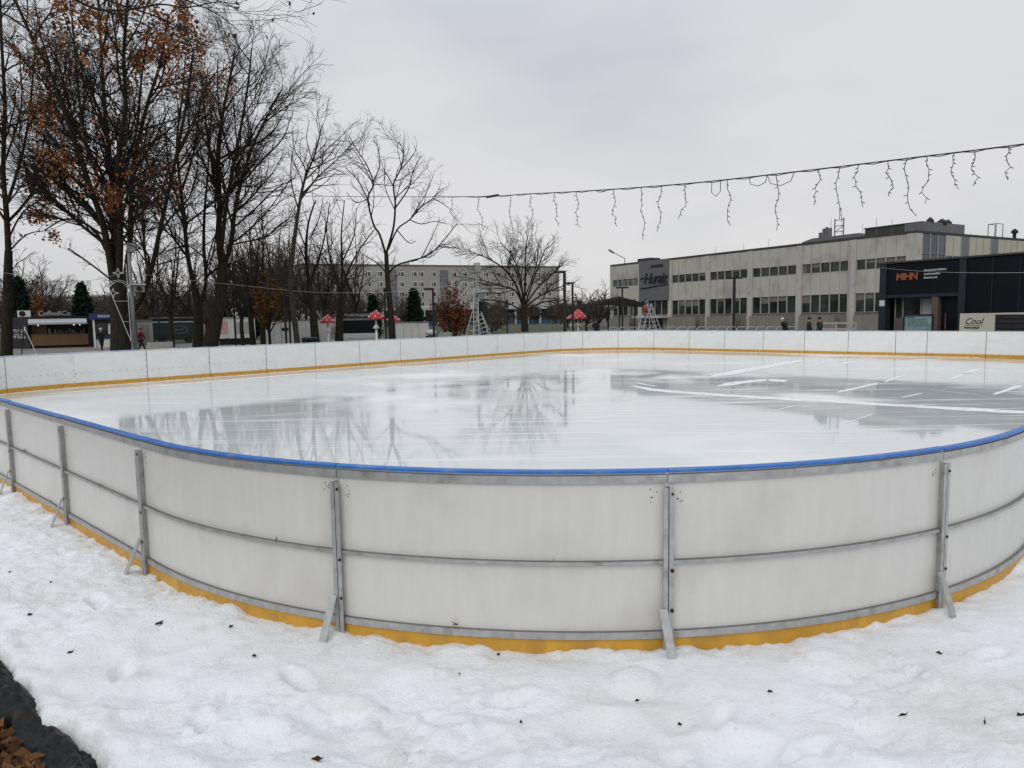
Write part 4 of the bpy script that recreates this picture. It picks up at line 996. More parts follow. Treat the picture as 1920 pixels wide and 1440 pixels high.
p0 = at(1168, 560, 80); t = thing('shelter_canopy', 'flat black canopy on thin posts before the left end of the office', 'canopy', (p0.x, p0.y, -.12), R(-45))
zt = at(1168, 558, 80).z+.12
mw = t.matrix_basis.inverted(); cc = [mw @ at(1112, 566, 84), mw @ at(1160, 555.5, 74), mw @ at(1224, 572, 78), mw @ at(1180, 570, 90)]
rb = MB(); rb.v = [tuple(q) for q in cc]+[tuple(q-Vector((0, 0, .28))) for q in cc]+[tuple((cc[0]+cc[1]+cc[2]+cc[3])/4-Vector((0, 0, .5)))]
rb.f = [(0, 3, 2, 1), (0, 1, 5, 4), (1, 2, 6, 5), (2, 3, 7, 6), (3, 0, 4, 7), (4, 5, 8), (5, 6, 8), (6, 7, 8), (7, 4, 8)]; rb.build('roof', M_dark, t)
for x in (-1.6, 2.0):
    for y in (-.6, 1.5): MB().box(x-.05, x+.05, y-.05, y+.05, 0, zt-.202).build('post', M_dark, t)
# bicycle stands
def rack(i, p, rz, lb):
    t = bpy.data.objects.new('bicycle_stand', rack.me); COL.objects.link(t); t.location = (p.x, p.y, -.12); t.rotation_euler.z = rz; tag(t, lb, 'bicycle stand', 'silver bicycle stands before the office')
mb = MB().tube([(-.35, 0, 0), (-.35, 0, .98), (-.27, 0, 1.10), (.27, 0, 1.10), (.35, 0, .98), (.35, 0, 0)], .03, n=7); o = mb.build('bicycle_stand', mat('stand_steel', (.42, .42, .4), .4, .1, metal=.3), None, True); rack.me = o.data; bpy.data.objects.remove(o)
for i in range(19):
    px = 1150+i*18.5
    if 1240 < px < 1255: continue
    Y = 58-i*.55; rack(i, at(px, 612, Y), .2, 'low silver hoop shaped bicycle stand in the row before the office')
# pale bench rail on the right
p = at(1568, 605, 52); t = thing('railing', 'pale wooden railing behind the two people on the right', 'railing', (p.x, p.y, -.12), R(-30))
for x in (-1.3, 0, 1.3): MB().box(x-.06, x+.06, -.05, .05, 0, 1.32).build('post', mat('rail_cream', (.42, .38, .32), .7, .1), t)
for z in (.75, 1.18): MB().box(-1.36, 1.36, -.09, -.052, z, z+.12).build('rail', mat('rail_cream', ()), t)
# picnic table, bin and covered heap by the red brown bush
p = at(795, 622, 48); t = thing('picnic_table', 'dark wooden picnic table left of the red brown bush', 'table', (p.x, p.y, -.12), .2)
MB().box(-.35, .45, -.35, .35, .72, .78).build('tabletop', M_dark, t)
for x in (-.25, .35): MB().bar((x, -.3, 0), (x, .1, .718), .06).build('leg', M_dark, t)
p = at(808, 620, 46); t = thing('waste_container', 'dark green waste container with a white bag bulging on top', 'waste container', (p.x, p.y, -.12), .1)
MB().box(-.35, .35, -.3, .3, 0, .95).build('body', mat('bin_green', (.012, .03, .022), .5, .2), t)
b_ = MB().blob((.0, 0, 1.15), .36, (1.1, .9, .6)); tag(b_.build('rubbish_bag', mat('bag_white', (.42, .47, .45), .6, .2, 5), None, True, (p.x, p.y, -.12)), 'pale rubbish bag lying on the dark green waste container', 'bag')
p = at(836, 620, 47); t = thing('picnic_table', 'dark table with pale cover at the foot of the red brown bush', 'table', (p.x, p.y, -.12), -.1)
MB().box(-.55, .5, -.35, .35, .78, .86).build('tabletop', M_dark, t); MB().box(-.45, .4, -.3, .3, .862, 1.12).build('cover', mat('cover_grey', (.3, .32, .3), .7, .2), t)
for x in (-.4, .35): MB().bar((x, -.3, 0), (x, .1, .778), .06).build('leg', M_dark, t)
# bits of rail / ladders at the far left trunk
p = at(52, 640, 50); t = thing('trestle', 'thin pale trestle leaning by the left edge trunk', 'trestle', (p.x, p.y, -.12)); 
MB().bar((-.2, 0, 2.0), (.55, 0, 0), .05).build('leg', M_tube, t); MB().bar((-.2, 0, 2.0), (-.5, 0, 0), .05).build('leg', M_dark, t)

# ------------------------------------------------------------------ people (skin modifier bodies, baked)
def skin_mesh(name, pts, edges, m_, parent, sub=1):
    me = bpy.data.meshes.new(name); me.from_pydata([p[0] for p in pts], edges, []); me.update()
    o = bpy.data.objects.new('tmp', me); COL.objects.link(o)
    sk = o.modifiers.new('s', 'SKIN'); sv = me.skin_vertices[0].data
    for i, p in enumerate(pts): r_ = p[1]; sv[i].radius = r_ if isinstance(r_, tuple) else (r_, r_)
    sv[0].use_root = True; sb = o.modifiers.new('u', 'SUBSURF'); sb.levels = sub; sb.render_levels = sub
    bpy.context.view_layer.update()
    m2 = bpy.data.meshes.new_from_object(o.evaluated_get(bpy.context.evaluated_depsgraph_get())); bpy.data.objects.remove(o)
    m2.name = name; m2.materials.clear(); m2.materials.append(m_); m2.polygons.foreach_set('use_smooth', [True]*len(m2.polygons))
    o = bpy.data.objects.new(name, m2); COL.objects.link(o); o.parent = parent; return o
def person(px, Y, rz, lb, coat, trous, hat, stride=.25, lean=0, long=False, h=1.72, arm=.15):
    p = at(px, 640, Y); t = thing('person', lb, 'person', (p.x, p.y, -.12), rz); k = h/1.72
    def V(x, y, z): return Vector((x, y+lean*max(0, z-.9), z))*k
    hp = V(0, 0, .93); ch = V(0, 0, 1.28); nk = V(0, -.01, 1.47); hd = V(0, -.03, 1.60)
    fl, fr = V(-.1, -stride, .05), V(.1, stride, .07); kl, kr = V(-.1, -stride*.62, .5), V(.1, stride*.25, .49)
    sl_, sr_ = V(-.19, 0, 1.40), V(.19, 0, 1.40); el, er = V(-.25, arm, 1.12), V(.25, -arm, 1.12); hl, hr = V(-.24, arm*.3-.12, .88), V(.24, -arm-.14, .90)
    body = [(hp, (.13, .10)), (ch, (.15, .10)), (nk, .055), (hd, (.085, .10)), (sl_, .06), (el, .045), (hl, .032), (sr_, .06), (er, .045), (hr, .032), (V(-.1, 0, .88), .085), (kl, .058), (fl, .04), (V(.1, 0, .88), .085), (kr, .058), (fr, .04), (fl+Vector((0, -.16, -.02)), .035), (fr+Vector((0, -.16, -.02)), .035), (hd+Vector((0, -.01, .10)), (.07, .08))]
    ed = [(0, 1), (1, 2), (2, 3), (3, 18), (1, 4), (4, 5), (5, 6), (1, 7), (7, 8), (8, 9), (0, 10), (10, 11), (11, 12), (12, 16), (0, 13), (13, 14), (14, 15), (15, 17)]
    skin_mesh('body', body, ed, M_skin, t)
    bot = .62 if long else .84
    c = [(ch, (.185, .135)), (V(0, 0, 1.05), (.17, .13)), (V(0, 0, bot), (.21, .17)), (V(0, 0, 1.45), (.09, .085)), (sl_, .085), (el, .066), (hl.lerp(el, .12), .05), (sr_, .085), (er, .066), (hr.lerp(er, .12), .05)]
    skin_mesh('coat', c, [(0, 1), (1, 2), (0, 3), (0, 4), (4, 5), (5, 6), (0, 7), (7, 8), (8, 9)], coat, t)
    tr = [(V(0, 0, .90), (.145, .115)), (V(-.1, 0, .85), .10), (kl, .072), (fl+Vector((0, 0, .06)), .055), (V(.1, 0, .85), .10), (kr, .072), (fr+Vector((0, 0, .06)), .055)]
    skin_mesh('trousers', tr, [(0, 1), (1, 2), (2, 3), (0, 4), (4, 5), (5, 6)], trous, t)
    for f_ in (fl, fr): MB().blob((f_.x, f_.y-.07, f_.z-.015), .075, (.7, 1.9, .7), 8, 5).build('shoe', M_dark, t, True)
    if hat is not None: MB().blob((hd.x, hd.y+.01, hd.z+.075), .115, (.95, 1.08, .85), 10, 6).build('hat', hat, t, True)
    else: MB().blob((hd.x, hd.y+.03, hd.z+.05), .115, (.95, 1.0, 1.0), 10, 6).build('hair', M_dark, t, True)
    MB().blob((hd.x, hd.y-.115, hd.z+.0), .02, (1, 1, 1.3), 6, 4).build('nose', M_skin, t, True)
person(190, 52, R(60), 'person in dark clothes and a pale hat walking before the snack kiosk', M_cloth, M_jean, M_hatw, .22)
person(264, 50, R(100), 'person in a long dark red coat walking past the grey camera mast', M_redc, M_cloth, M_redc, .3, long=True)
person(1117, 62, R(30), 'dark clothed person standing left of the office under a bare tree', M_cloth, M_cloth, None, .08)
person(1474, 47, R(-70), 'person in a dark jacket and pale hat bending before the office', M_cloth, M_cloth, M_hatw, .15, lean=-.45, h=1.7)
person(1516, 46, R(80), 'person in dark brown jacket and black cap, left of two on the right', mat('cloth_brown', (.03, .023, .022), .9, .3, 8), M_cloth, M_cloth, .1)
person(1536, 45, R(-75), 'person in dark green jacket and black cap, right of two by the railing', M_cloth2, M_cloth, M_cloth, .1)

# ------------------------------------------------------------------ fairy light cables
def cable(name, lb, P, m_, r_, sag, n=60):
    a, b = Vector(P[0]), Vector(P[1]); pts = []
    for i in range(n+1): q = a.lerp(b, i/n); q.z -= sag*4*(i/n)*(1-i/n); pts.append(q)
    return pts
def on_cable(pts, px):
    best = None
    for a, b in zip(pts, pts[1:]):
        for k in range(6):
            q = a.lerp(b, k/6); v = q-Vector((0, 0, HC)); s_ = 960+F*v.dot(RT)/v.dot(FWD); e = abs(s_-px)
            if best is None or e < best[0]: best = (e, q)
    return best[1]
ends = [(-60, 358, 44), (170, 363, 37), (500, 367, 27.2), (840, 369, 18.2), (1000, 363, 15.4), (1130, 356, 13.9), (1300, 343, 12.4), (1500, 321, 11.1), (1700, 297, 10.1), (1920, 270, 9.2), (2200, 232, 8.2)]
cp_ = [at(*e) for e in ends]; pts = []
for i in range(len(cp_)-1):
    a, b, c, d = cp_[max(i-1, 0)], cp_[i], cp_[i+1], cp_[min(i+2, len(cp_)-1)]
    for j in range(10):
        t_ = j/10; pts.append(.5*((2*b)+(c-a)*t_+(2*a-5*b+4*c-d)*t_*t_+(3*b-a-3*c+d)*t_**3))
pts.append(cp_[-1])
t = thing('icicle_light_chain', 'black cable with hanging icicle light strings spanning the sky over the rink', 'light chain', (0, 0, 0))
MB().tube(pts, .0085, n=5).build('cable', M_wire, t)
c = on_cable(pts, 922); MB().tube([c+Vector((-.14, .12, 0)), c+Vector((-.04, .04, 0)), c+Vector((.14, -.12, 0))], .028, n=6).build('plug', M_wire, t)
tw = []; k0 = [i for i, q in enumerate(pts) if q.y < 18.3]
for i in k0: tw.append(pts[i]+Vector((0, 0, -.012+.012*math.sin(i*2.1))))
MB().tube(tw, .0065, n=4).build('second_wire', M_wire, t)
DROPS = [(852, 438, 30), (898, 430, 10), (957, 457, 2), (996, 430, 2), (1040, 425, 4), (1080, 428, 6), (1150, 425, 3), (1201, 450, 6), (1239, 435, -4), (1284, 410, -12), (1363, 423, 6), (1455, 432, 2), (1533, 385, -10), (1574, 416, 10), (1609, 388, 8), (1664, 368, 6), (1700, 405, 16), (1738, 382, -8), (1787, 354, 10), (1826, 348, 2), (1893, 338, -8)]
for k, (px, yb, dx) in enumerate(DROPS):
    c = on_cable(pts, px); b = at(px+dx, yb, c.y); u = random.Random(k*3+1); n = 9; mb = MB(); q = []
    for j in range(n+1):
        f = j/n; w_ = c.lerp(b, f**1.15 if abs(dx) > 7 else f); am = .035*math.sin(f*PI*u.uniform(2.2, 3.4)+k)*min(1, f*3)
        hk = Vector((-(b.x-c.x)*.5*math.sin(f*PI), 0, 0)) if abs(dx) > 7 else Vector((0, 0, 0))
        q.append(w_+hk+Vector((am+u.uniform(-.008, .008), u.uniform(-.03, .03), 0)))
    mb.tube(q, .0062, .005, n=4)
    for j in range(1, n):
        d = Vector((u.choice((-1, 1))*u.uniform(.02, .045), u.uniform(-.02, .02), -u.uniform(.005, .03))); mb.tube([q[j], q[j]+d], .005, .006, n=4)
    mb.build('icicle_string', M_wire, t)
for x0, x1, dep in ((1335, 1350, 28), (1405, 1440, 18), (1440, 1490, 22), (1118, 1136, 4)):     # loops of slack wire
    a, b = on_cable(pts, x0), on_cable(pts, x1); mm = a.lerp(b, .5); z = dep/F*mm.y
    MB().tube([a, a.lerp(mm, .4)+Vector((-.03, 0, -z*.75)), mm+Vector((0, 0, -z)), b.lerp(mm, .4)+Vector((.03, 0, -z*.7)), b], .006, n=4).build('icicle_string', M_wire, t)
def string(lb, P, fringe, r_=.012):
    q = [at(*e) for e in P]; pts = []
    for i in range(len(q)-1):
        a, b, c, d = q[max(i-1, 0)], q[i], q[i+1], q[min(i+2, len(q)-1)]
        for j in range(12): t_ = j/12; pts.append(.5*((2*b)+(c-a)*t_+(2*a-5*b+4*c-d)*t_*t_+(3*b-a-3*c+d)*t_**3))
    pts.append(q[-1]); t = thing('light_string', lb, 'light string', (0, 0, 0)); MB().tube(pts, r_, n=4).build('cable', M_tube if fringe < 2 else M_wire, t)
    if fringe:
        u = random.Random(len(pts)); mb = MB()
        for a, b in zip(pts, pts[1:]):
            for k in range(2 if fringe == 1 else 3):
                c = a.lerp(b, u.random()); mb.tube([c, c+Vector((u.uniform(-.05, .05), 0, -u.uniform(.15, .5)*(1 if fringe == 1 else 2.2)))], r_*.7, n=3)
        mb.build('icicle_string', M_wire, t)['kind'] = 'stuff'
string('pale light string sagging from the left camera mast to the right between the trunks', [(253, 507, 35), (285, 517, 36), (350, 525, 38), (450, 535, 40), (560, 546, 42), (640, 549, 44), (760, 546, 46), (893, 528, 46)], 0, .007)
string('pale light string running left from the left camera mast', [(-40, 505, 40), (30, 515, 38), (110, 530, 36), (190, 522, 35), (246, 505, 35)], 0, .007)
string('dark fringe light string in the distance above the coffee kiosk', [(60, 527, 75), (115, 527, 76), (170, 527, 77)], 2, .02)
string('thin pale wire crossing in front of the dark pavilion', [(1652, 502, 38), (1720, 508, 34), (1800, 511, 30), (1920, 511, 26), (2050, 505, 22)], 0, .005)
#PART3
# ------------------------------------------------------------------ trees
def batch_tubes(name, lines, m_, parent, sides=None):
    """lines: (points, r0, r1); all strands with the same length are swept together"""
    groups = {}
    for pts, r0, r1 in lines:
        ns = sides or (9 if r0 > .12 else 6 if r0 > .045 else 4 if r0 > .018 else 3)
        groups.setdefault((len(pts), ns), []).append((pts, r0, r1))
    VV, QQ, off = [], [], 0
    for (n, ns), ls in groups.items():
        P = np.array([l[0] for l in ls], dtype=np.float64); r0 = np.array([l[1] for l in ls]); r1 = np.array([l[2] for l in ls]); M_ = len(ls)
        T = np.empty_like(P); T[:, 1:-1] = P[:, 2:]-P[:, :-2]; T[:, 0] = P[:, 1]-P[:, 0]; T[:, -1] = P[:, -1]-P[:, -2]
        T /= np.linalg.norm(T, axis=2, keepdims=True)+1e-9
        d = P[:, -1]-P[:, 0]; d /= np.linalg.norm(d, axis=1, keepdims=True)+1e-9
        ref = np.where(np.abs(d[:, 2:3]) < .85, np.array([[0, 0, 1.0]]), np.array([[1.0, 0, 0]]))[:, None, :]
        X = np.cross(np.broadcast_to(ref, T.shape), T); X /= np.linalg.norm(X, axis=2, keepdims=True)+1e-9; Y = np.cross(T, X)
        rad = r0[:, None]+(r1-r0)[:, None]*np.linspace(0, 1, n)[None, :]
        a = np.arange(ns)*2*PI/ns
        V = P[:, :, None, :]+rad[:, :, None, None]*(X[:, :, None, :]*np.cos(a)[None, None, :, None]+Y[:, :, None, :]*np.sin(a)[None, None, :, None])
        idx = off+np.arange(M_*n*ns).reshape(M_, n, ns); nx = np.roll(idx, -1, axis=2)
        Q = np.stack([idx[:, :-1], nx[:, :-1], nx[:, 1:], idx[:, 1:]], -1).reshape(-1, 4)
        VV.append(V.reshape(-1, 3)); QQ.append(Q); off += M_*n*ns
    return fast_mesh(name, np.concatenate(VV), np.concatenate(QQ), m_, parent, smooth=True)

class Tree:
    """limbs drawn by hand, then branched down to twigs"""
    def __init__(s, seed): s.u = random.Random(seed); s.big = []; s.small = []; s.tips = []
    def rot(s, d, ang):
        u = s.u; ax = d.cross(Vector((u.gauss(0, 1), u.gauss(0, 1), u.gauss(0, 1))))
        if ax.length < 1e-4: ax = d.orthogonal()
        return Quaternion(ax.normalized(), ang) @ d
    def strand(s, p, d, ln, r0, r1, up, wig, n):
        pts = [p.copy()]; d = d.copy(); st = ln/n
        for i in range(n):
            d = (d+Vector((s.u.gauss(0, wig), s.u.gauss(0, wig), s.u.gauss(0, wig)+up))).normalized(); p = p+d*st; pts.append(p.copy())
        return pts
    def spawn(s, pts, r0, r1, ln, lvl, spec, t0=.2):
        """children on a strand; spec[lvl] = (per metre, length ratio lo, hi, angle mean deg, up, wiggle, points)"""
        if lvl >= len(spec): 
            s.tips.append(pts[-1]); return
        pm, lo, hi, am, up, wig, n = spec[lvl]; u = s.u
        k = max(1, int(ln*(1-t0)*pm+u.random())); m_ = len(pts)-1
        for j in range(k):
            t = t0+(1-t0)*((j+u.random())/k); f = t*m_; i = min(int(f), m_-1); p = pts[i].lerp(pts[i+1], f-i); d = (pts[i+1]-pts[i]).normalized()
            r_ = r0+(r1-r0)*t; cl = ln*u.uniform(lo, hi)*(1.15-.55*t); d2 = s.rot(d, R(u.gauss(am, 9)))
            if d2.z < -.25: d2.z *= .3; d2.normalize()
            cr_ = max(s.rmin, min(r_*.62, .010+.011*cl)); ce = max(s.rmin*.7, cr_*.35)
            q = s.strand(p, d2, cl, cr_, ce, up, wig, n)
            (s.big if cr_ > .05 else s.small).append((q, cr_, ce)); s.spawn(q, cr_, ce, cl, lvl+1, spec, .18)
    rmin = .008
    def limb(s, P, r0, r1, spec, t0=.25):
        k = len(P); pts = []
        for i in range(k-1):
            a, b, c, d = P[max(i-1, 0)], P[i], P[i+1], P[min(i+2, k-1)]
            for j in range(4):
                t = j/4; pts.append(.5*((2*b)+(c-a)*t+(2*a-5*b+4*c-d)*t*t+(3*b-a-3*c+d)*t**3))
        pts.append(P[-1].copy()); ln = sum((b-a).length for a, b in zip(pts, pts[1:]))
        s.big.append((pts, r0, r1)); s.spawn(pts, r0, r1, ln, 0, spec, t0); return pts
    def finish(s, label, base, group=None, name='bare_tree', cat='tree', tw=None, bark=None, root=None):
        t = root or thing(name, label, cat, base, 0, group); b = Vector(base)
        def loc(ls): return [([q-b for q in pts], r0, r1) for pts, r0, r1 in ls]
        batch_tubes('trunk', loc(s.big), bark or M_bark, t)
        if s.small: batch_tubes('crown', loc(s.small), tw or M_twig, t)
        return t
def leaves(name, centres, m_, parent, base, size, seed, droop=.3):
    u = np.random.default_rng(seed); C = np.array([tuple(c) for c in centres])-np.array(tuple(base)); n = len(C)
    if n == 0: return
    d = u.normal(size=(n, 3)); d[:, 2] -= droop; d /= np.linalg.norm(d, axis=1, keepdims=True); e = np.cross(d, u.normal(size=(n, 3))); e /= np.linalg.norm(e, axis=1, keepdims=True)
    l_ = (size*u.uniform(.6, 1.4, n))[:, None]; wd = l_*.42
    V = np.stack([C, C+d*l_*.5+e*wd, C+d*l_, C+d*l_*.5-e*wd], 1).reshape(-1, 3); Q = np.arange(n*4).reshape(n, 4)
    return fast_mesh(name, V, Q, m_, parent)
def px_limb(P, Y, u, bend=.35):
    """photo polyline to points at depth Y, bowing in or out in depth along its length"""
    q = [at(x, y, Y) for x, y in P]; b = u.uniform(-bend, bend); base = q[0]; o = []
    for i, (x, y) in enumerate(P):
        dist = (q[i]-base).length; o.append(at(x, y, Y+b*dist*min(1, i/1.5)))
    return o
SPEC_A = [(1.8, .20, .48, 40, .05, .12, 7), (3.3, .32, .62, 38, .04, .15, 5), (5.6, .35, .75, 38, .03, .16, 3)]
SPEC_A2 = [(1.5, .18, .44, 44, .06, .12, 7), (3.0, .32, .62, 40, .03, .15, 5), (5.0, .35, .75, 40, .02, .17, 3)]
SPEC_O = [(2.2, .20, .44, 42, .03, .14, 6), (4.0, .32, .6, 42, .03, .17, 5), (5.0, .35, .7, 42, .02, .18, 3)]
def drawn_tree(label, Y, limbs, spec, seed, base_px, rmin=.010, leafs=None, leaf_mat=None, bark=None, tw=None, group=None, t0=.14, name='bare_tree', bend=.35):
    tr = Tree(seed); tr.rmin = rmin; k = Y/F
    for i, (P, r0, r1) in enumerate(limbs):
        P = list(P)
        pts = px_limb(P, Y, tr.u, bend if i else .02)
        tr.limb(pts, r0*k*(.64 if i else .92), max(r1*k*.7, rmin*1.3), spec, t0 if i else .55)
    b = at(*base_px, Y); b.z = -.14
    t = tr.finish(label, b, group, name, bark=bark, tw=tw)
    if leafs:
        cs = []; u = tr.u
        strands = [q for q in tr.small if q[1] < .03]; u.shuffle(strands)
        for x, y, r_, dens in leafs:                 # hanging clumps of dead leaves on the twigs of that part of the crown
            c = at(x, y, Y); rr = r_/F*Y*1.25; left = int(r_*dens*.42)
            for pts, r0, r1 in strands:
                q = pts[-1]
                if left > 0 and math.hypot(q.x-c.x, q.z-c.z) < rr*math.sqrt(u.random()):
                    left -= 1
                    for _ in range(u.randrange(14, 38)): cs.append(pts[u.randrange(0, len(pts))]+Vector((u.gauss(0, .17), u.gauss(0, .17), u.gauss(-.16, .20))))
        leaves('leaves', cs, leaf_mat, t, b, .15, seed)
    return t
# big leafy tree on the left
drawn_tree('huge many stemmed tree with clusters of rust brown leaves behind the left camera mast', 39, [
    ([(226, 672), (225, 620), (222, 565), (220, 520)], 21, 17),
    ([(214, 545), (205, 480), (190, 410), (165, 340), (135, 250), (100, 150), (60, 70), (15, -30)], 11, 3),
    ([(214, 540), (214, 470), (212, 380), (205, 300), (196, 200), (190, 100), (182, -40)], 9.5, 3),
    ([(222, 540), (225, 450), (223, 370), (222, 300), (235, 200), (232, 100), (244, -50)], 10, 3),
    ([(232, 545), (243, 460), (246, 380), (252, 300), (275, 200), (300, 120), (315, 30)], 9, 2.5),
    ([(236, 600), (264, 560), (285, 500), (300, 430), (318, 350), (335, 270), (350, 190), (362, 100)], 8, 2),
    ([(208, 490), (182, 438), (150, 415), (118, 412), (84, 432)], 5, 1.4),
    ([(205, 522), (166, 492), (128, 466)], 2.6, 2.0),
    ([(196, 425), (166, 385), (130, 352), (90, 330), (45, 305)], 5, 1.5),
    ([(210, 430), (192, 330), (155, 262), (118, 195), (80, 90)], 5, 1.5),
    ([(226, 420), (250, 330), (290, 262), (318, 200)], 4, 1.3), ([(213, 380), (170, 300), (150, 200), (140, 90), (130, -20)], 5, 1.5),
    ([(224, 340), (255, 250), (265, 150), (280, 40)], 4.5, 1.5), ([(248, 390), (285, 350), (310, 340)], 2.5, 1.0), ([(198, 240), (160, 140), (120, 30)], 3.5, 1.3)],
    SPEC_A2, 101, (226, 660), .0085,
    leafs=[(168, 310, 38, 1.3), (150, 295, 30, 1.2), (225, 45, 50, 1.3), (200, 75, 40, 1.1), (250, 105, 36, 1.0), (160, 60, 40, .8), (335, 60, 45, 1.1), (375, 50, 45, 1.2), (395, 65, 30, 1.1), (260, 365, 30, 1.4), (235, 350, 22, 1.3), (300, 320, 34, 1.4), (345, 118, 34, 1.2), (368, 148, 26, 1.2), (410, 148, 22, 1.1), (75, 190, 30, .9), (70, 175, 30, .8), (228, 225, 24, 1.2), (105, 115, 26, 1.0), (85, 90, 40, .6), (130, 230, 34, .7), (60, 60, 50, .6), (120, 30, 50, .6), (200, 260, 26, .7), (50, 130, 50, .5), (280, 60, 40, .8)], leaf_mat=M_leaf_o, group='bare park trees')
drawn_tree('tall tree at the left edge of the photo with rusty leaves low down', 42, [
    ([(12, 676), (14, 560), (16, 470)], 11.5, 9), ([(16, 480), (12, 400), (6, 320), (9, 200), (2, 60), (0, -40)], 8.5, 2.5),
    ([(15, 450), (40, 402), (72, 380), (104, 402)], 3, 1), ([(10, 390), (30, 330), (50, 250), (62, 140), (70, 40)], 5, 1.5), ([(14, 475), (50, 440), (92, 432)], 2.6, 1), ([(8, 340), (-20, 250), (-40, 150)], 4, 1.5), ([(14, 420), (-20, 370), (-60, 330)], 4, 1.5), ([(10, 300), (40, 200), (35, 90)], 3, 1)],
    SPEC_A2, 102, (12, 660), .0095, leafs=[(60, 370, 60, .85), (20, 350, 50, .7), (95, 430, 25, .9), (40, 400, 40, .6), (95, 340, 30, .6), (20, 150, 60, .4), (40, 60, 60, .3), (30, 270, 40, .4)], leaf_mat=M_leaf_o, group='bare park trees')
drawn_tree('tall forked bare tree with thick dark trunk behind the pale food trailer', 42, [
    ([(393, 655), (404, 600), (414, 555), (417, 500)], 16, 12), ([(417, 510), (410, 440), (412, 380), (408, 300), (415, 230), (430, 150), (440, 95)], 10, 1.8),
    ([(418, 505), (432, 460), (440, 400), (455, 330), (480, 260), (508, 205), (530, 165)], 7.5, 1.5), ([(414, 480), (425, 380), (440, 300), (455, 220), (466, 150), (472, 90)], 6, 1.5),
    ([(440, 425), (480, 390), (520, 352), (548, 340)], 3, .9), ([(411, 390), (396, 300), (385, 220), (380, 140)], 5, 1.4), ([(426, 462), (468, 430), (510, 385), (552, 325)], 3.2, .9), ([(408, 310), (372, 240), (350, 180)], 3.5, 1.1), ([(448, 350), (492, 300), (530, 260), (545, 220)], 3, .9), ([(416, 540), (450, 500), (470, 530)], 2, .8), ([(432, 300), (410, 200), (408, 110)], 3, 1)],
    SPEC_A, 103, (394, 650), .0085, group='bare park trees')
drawn_tree('slim twin stemmed bare tree standing left of the thick forked tree', 43, [
    ([(371, 652), (372, 590), (366, 540)], 11, 9), ([(366, 545), (352, 480), (344, 400), (336, 330), (332, 260), (342, 180), (348, 100)], 7, 1.5), ([(372, 580), (386, 530), (382, 460), (384, 390), (390, 320), (392, 240)], 6.5, 1.3),
    ([(348, 430), (322, 380), (300, 340), (290, 300)], 3, 1), ([(340, 360), (362, 290), (372, 220), (380, 150)], 3.6, 1), ([(384, 510), (400, 450), (420, 400)], 2.6, 1), ([(345, 410), (318, 320), (310, 230)], 3.5, 1.1), ([(352, 470), (322, 440), (300, 450)], 2.2, .8)],
    SPEC_A2, 104, (371, 650), .009, group='bare park trees')
drawn_tree('thin pale leaning birch trunk with sparse crown between the container and ochre tree', 37, [
    ([(558, 648), (551, 590), (545, 530), (552, 450), (562, 380), (572, 335), (590, 290), (604, 235)], 6, 1.3), ([(560, 395), (546, 340), (548, 290), (560, 250)], 2.2, .7), ([(575, 335), (608, 302), (640, 262)], 2.2, .7), ([(566, 365), (600, 350), (632, 320)], 1.8, .7), ([(585, 300), (575, 260), (580, 225)], 1.5, .6)],
    SPEC_O, 105, (557, 642), .0062, bark=M_bark2, group='bare park trees')
drawn_tree('dark bare tree with upright branches standing above the litter bins', 48, [
    ([(592, 645), (587, 590), (580, 535)], 9.5, 7), ([(580, 540), (574, 480), (578, 420), (592, 375)], 5.5, 1.4), ([(582, 530), (600, 480), (612, 425), (618, 380)], 3.5, 1), ([(578, 505), (560, 460), (538, 440)], 2.6, .8), ([(576, 470), (556, 420), (552, 385)], 2.2, .8), ([(580, 450), (598, 410), (606, 370)], 2, .8)],
    SPEC_A2, 106, (590, 640), .0085, group='bare park trees')
drawn_tree('dark bare tree with fanning branches before the fries kiosk', 51, [
    ([(636, 642), (637, 595), (640, 555)], 9, 7), ([(640, 560), (632, 525), (616, 470), (612, 415)], 4, 1), ([(640, 555), (642, 500), (640, 440), (646, 375)], 4.5, 1), ([(642, 550), (652, 510), (676, 465), (704, 428)], 4, 1), ([(638, 540), (615, 520), (596, 500), (584, 505)], 2.2, .8), ([(648, 525), (668, 520), (690, 512)], 1.8, .7), ([(642, 490), (664, 440), (668, 390)], 2.4, .8), ([(633, 520), (606, 480), (590, 450)], 2, .7)],
    SPEC_A2, 107, (637, 640), .0078, group='bare park trees')
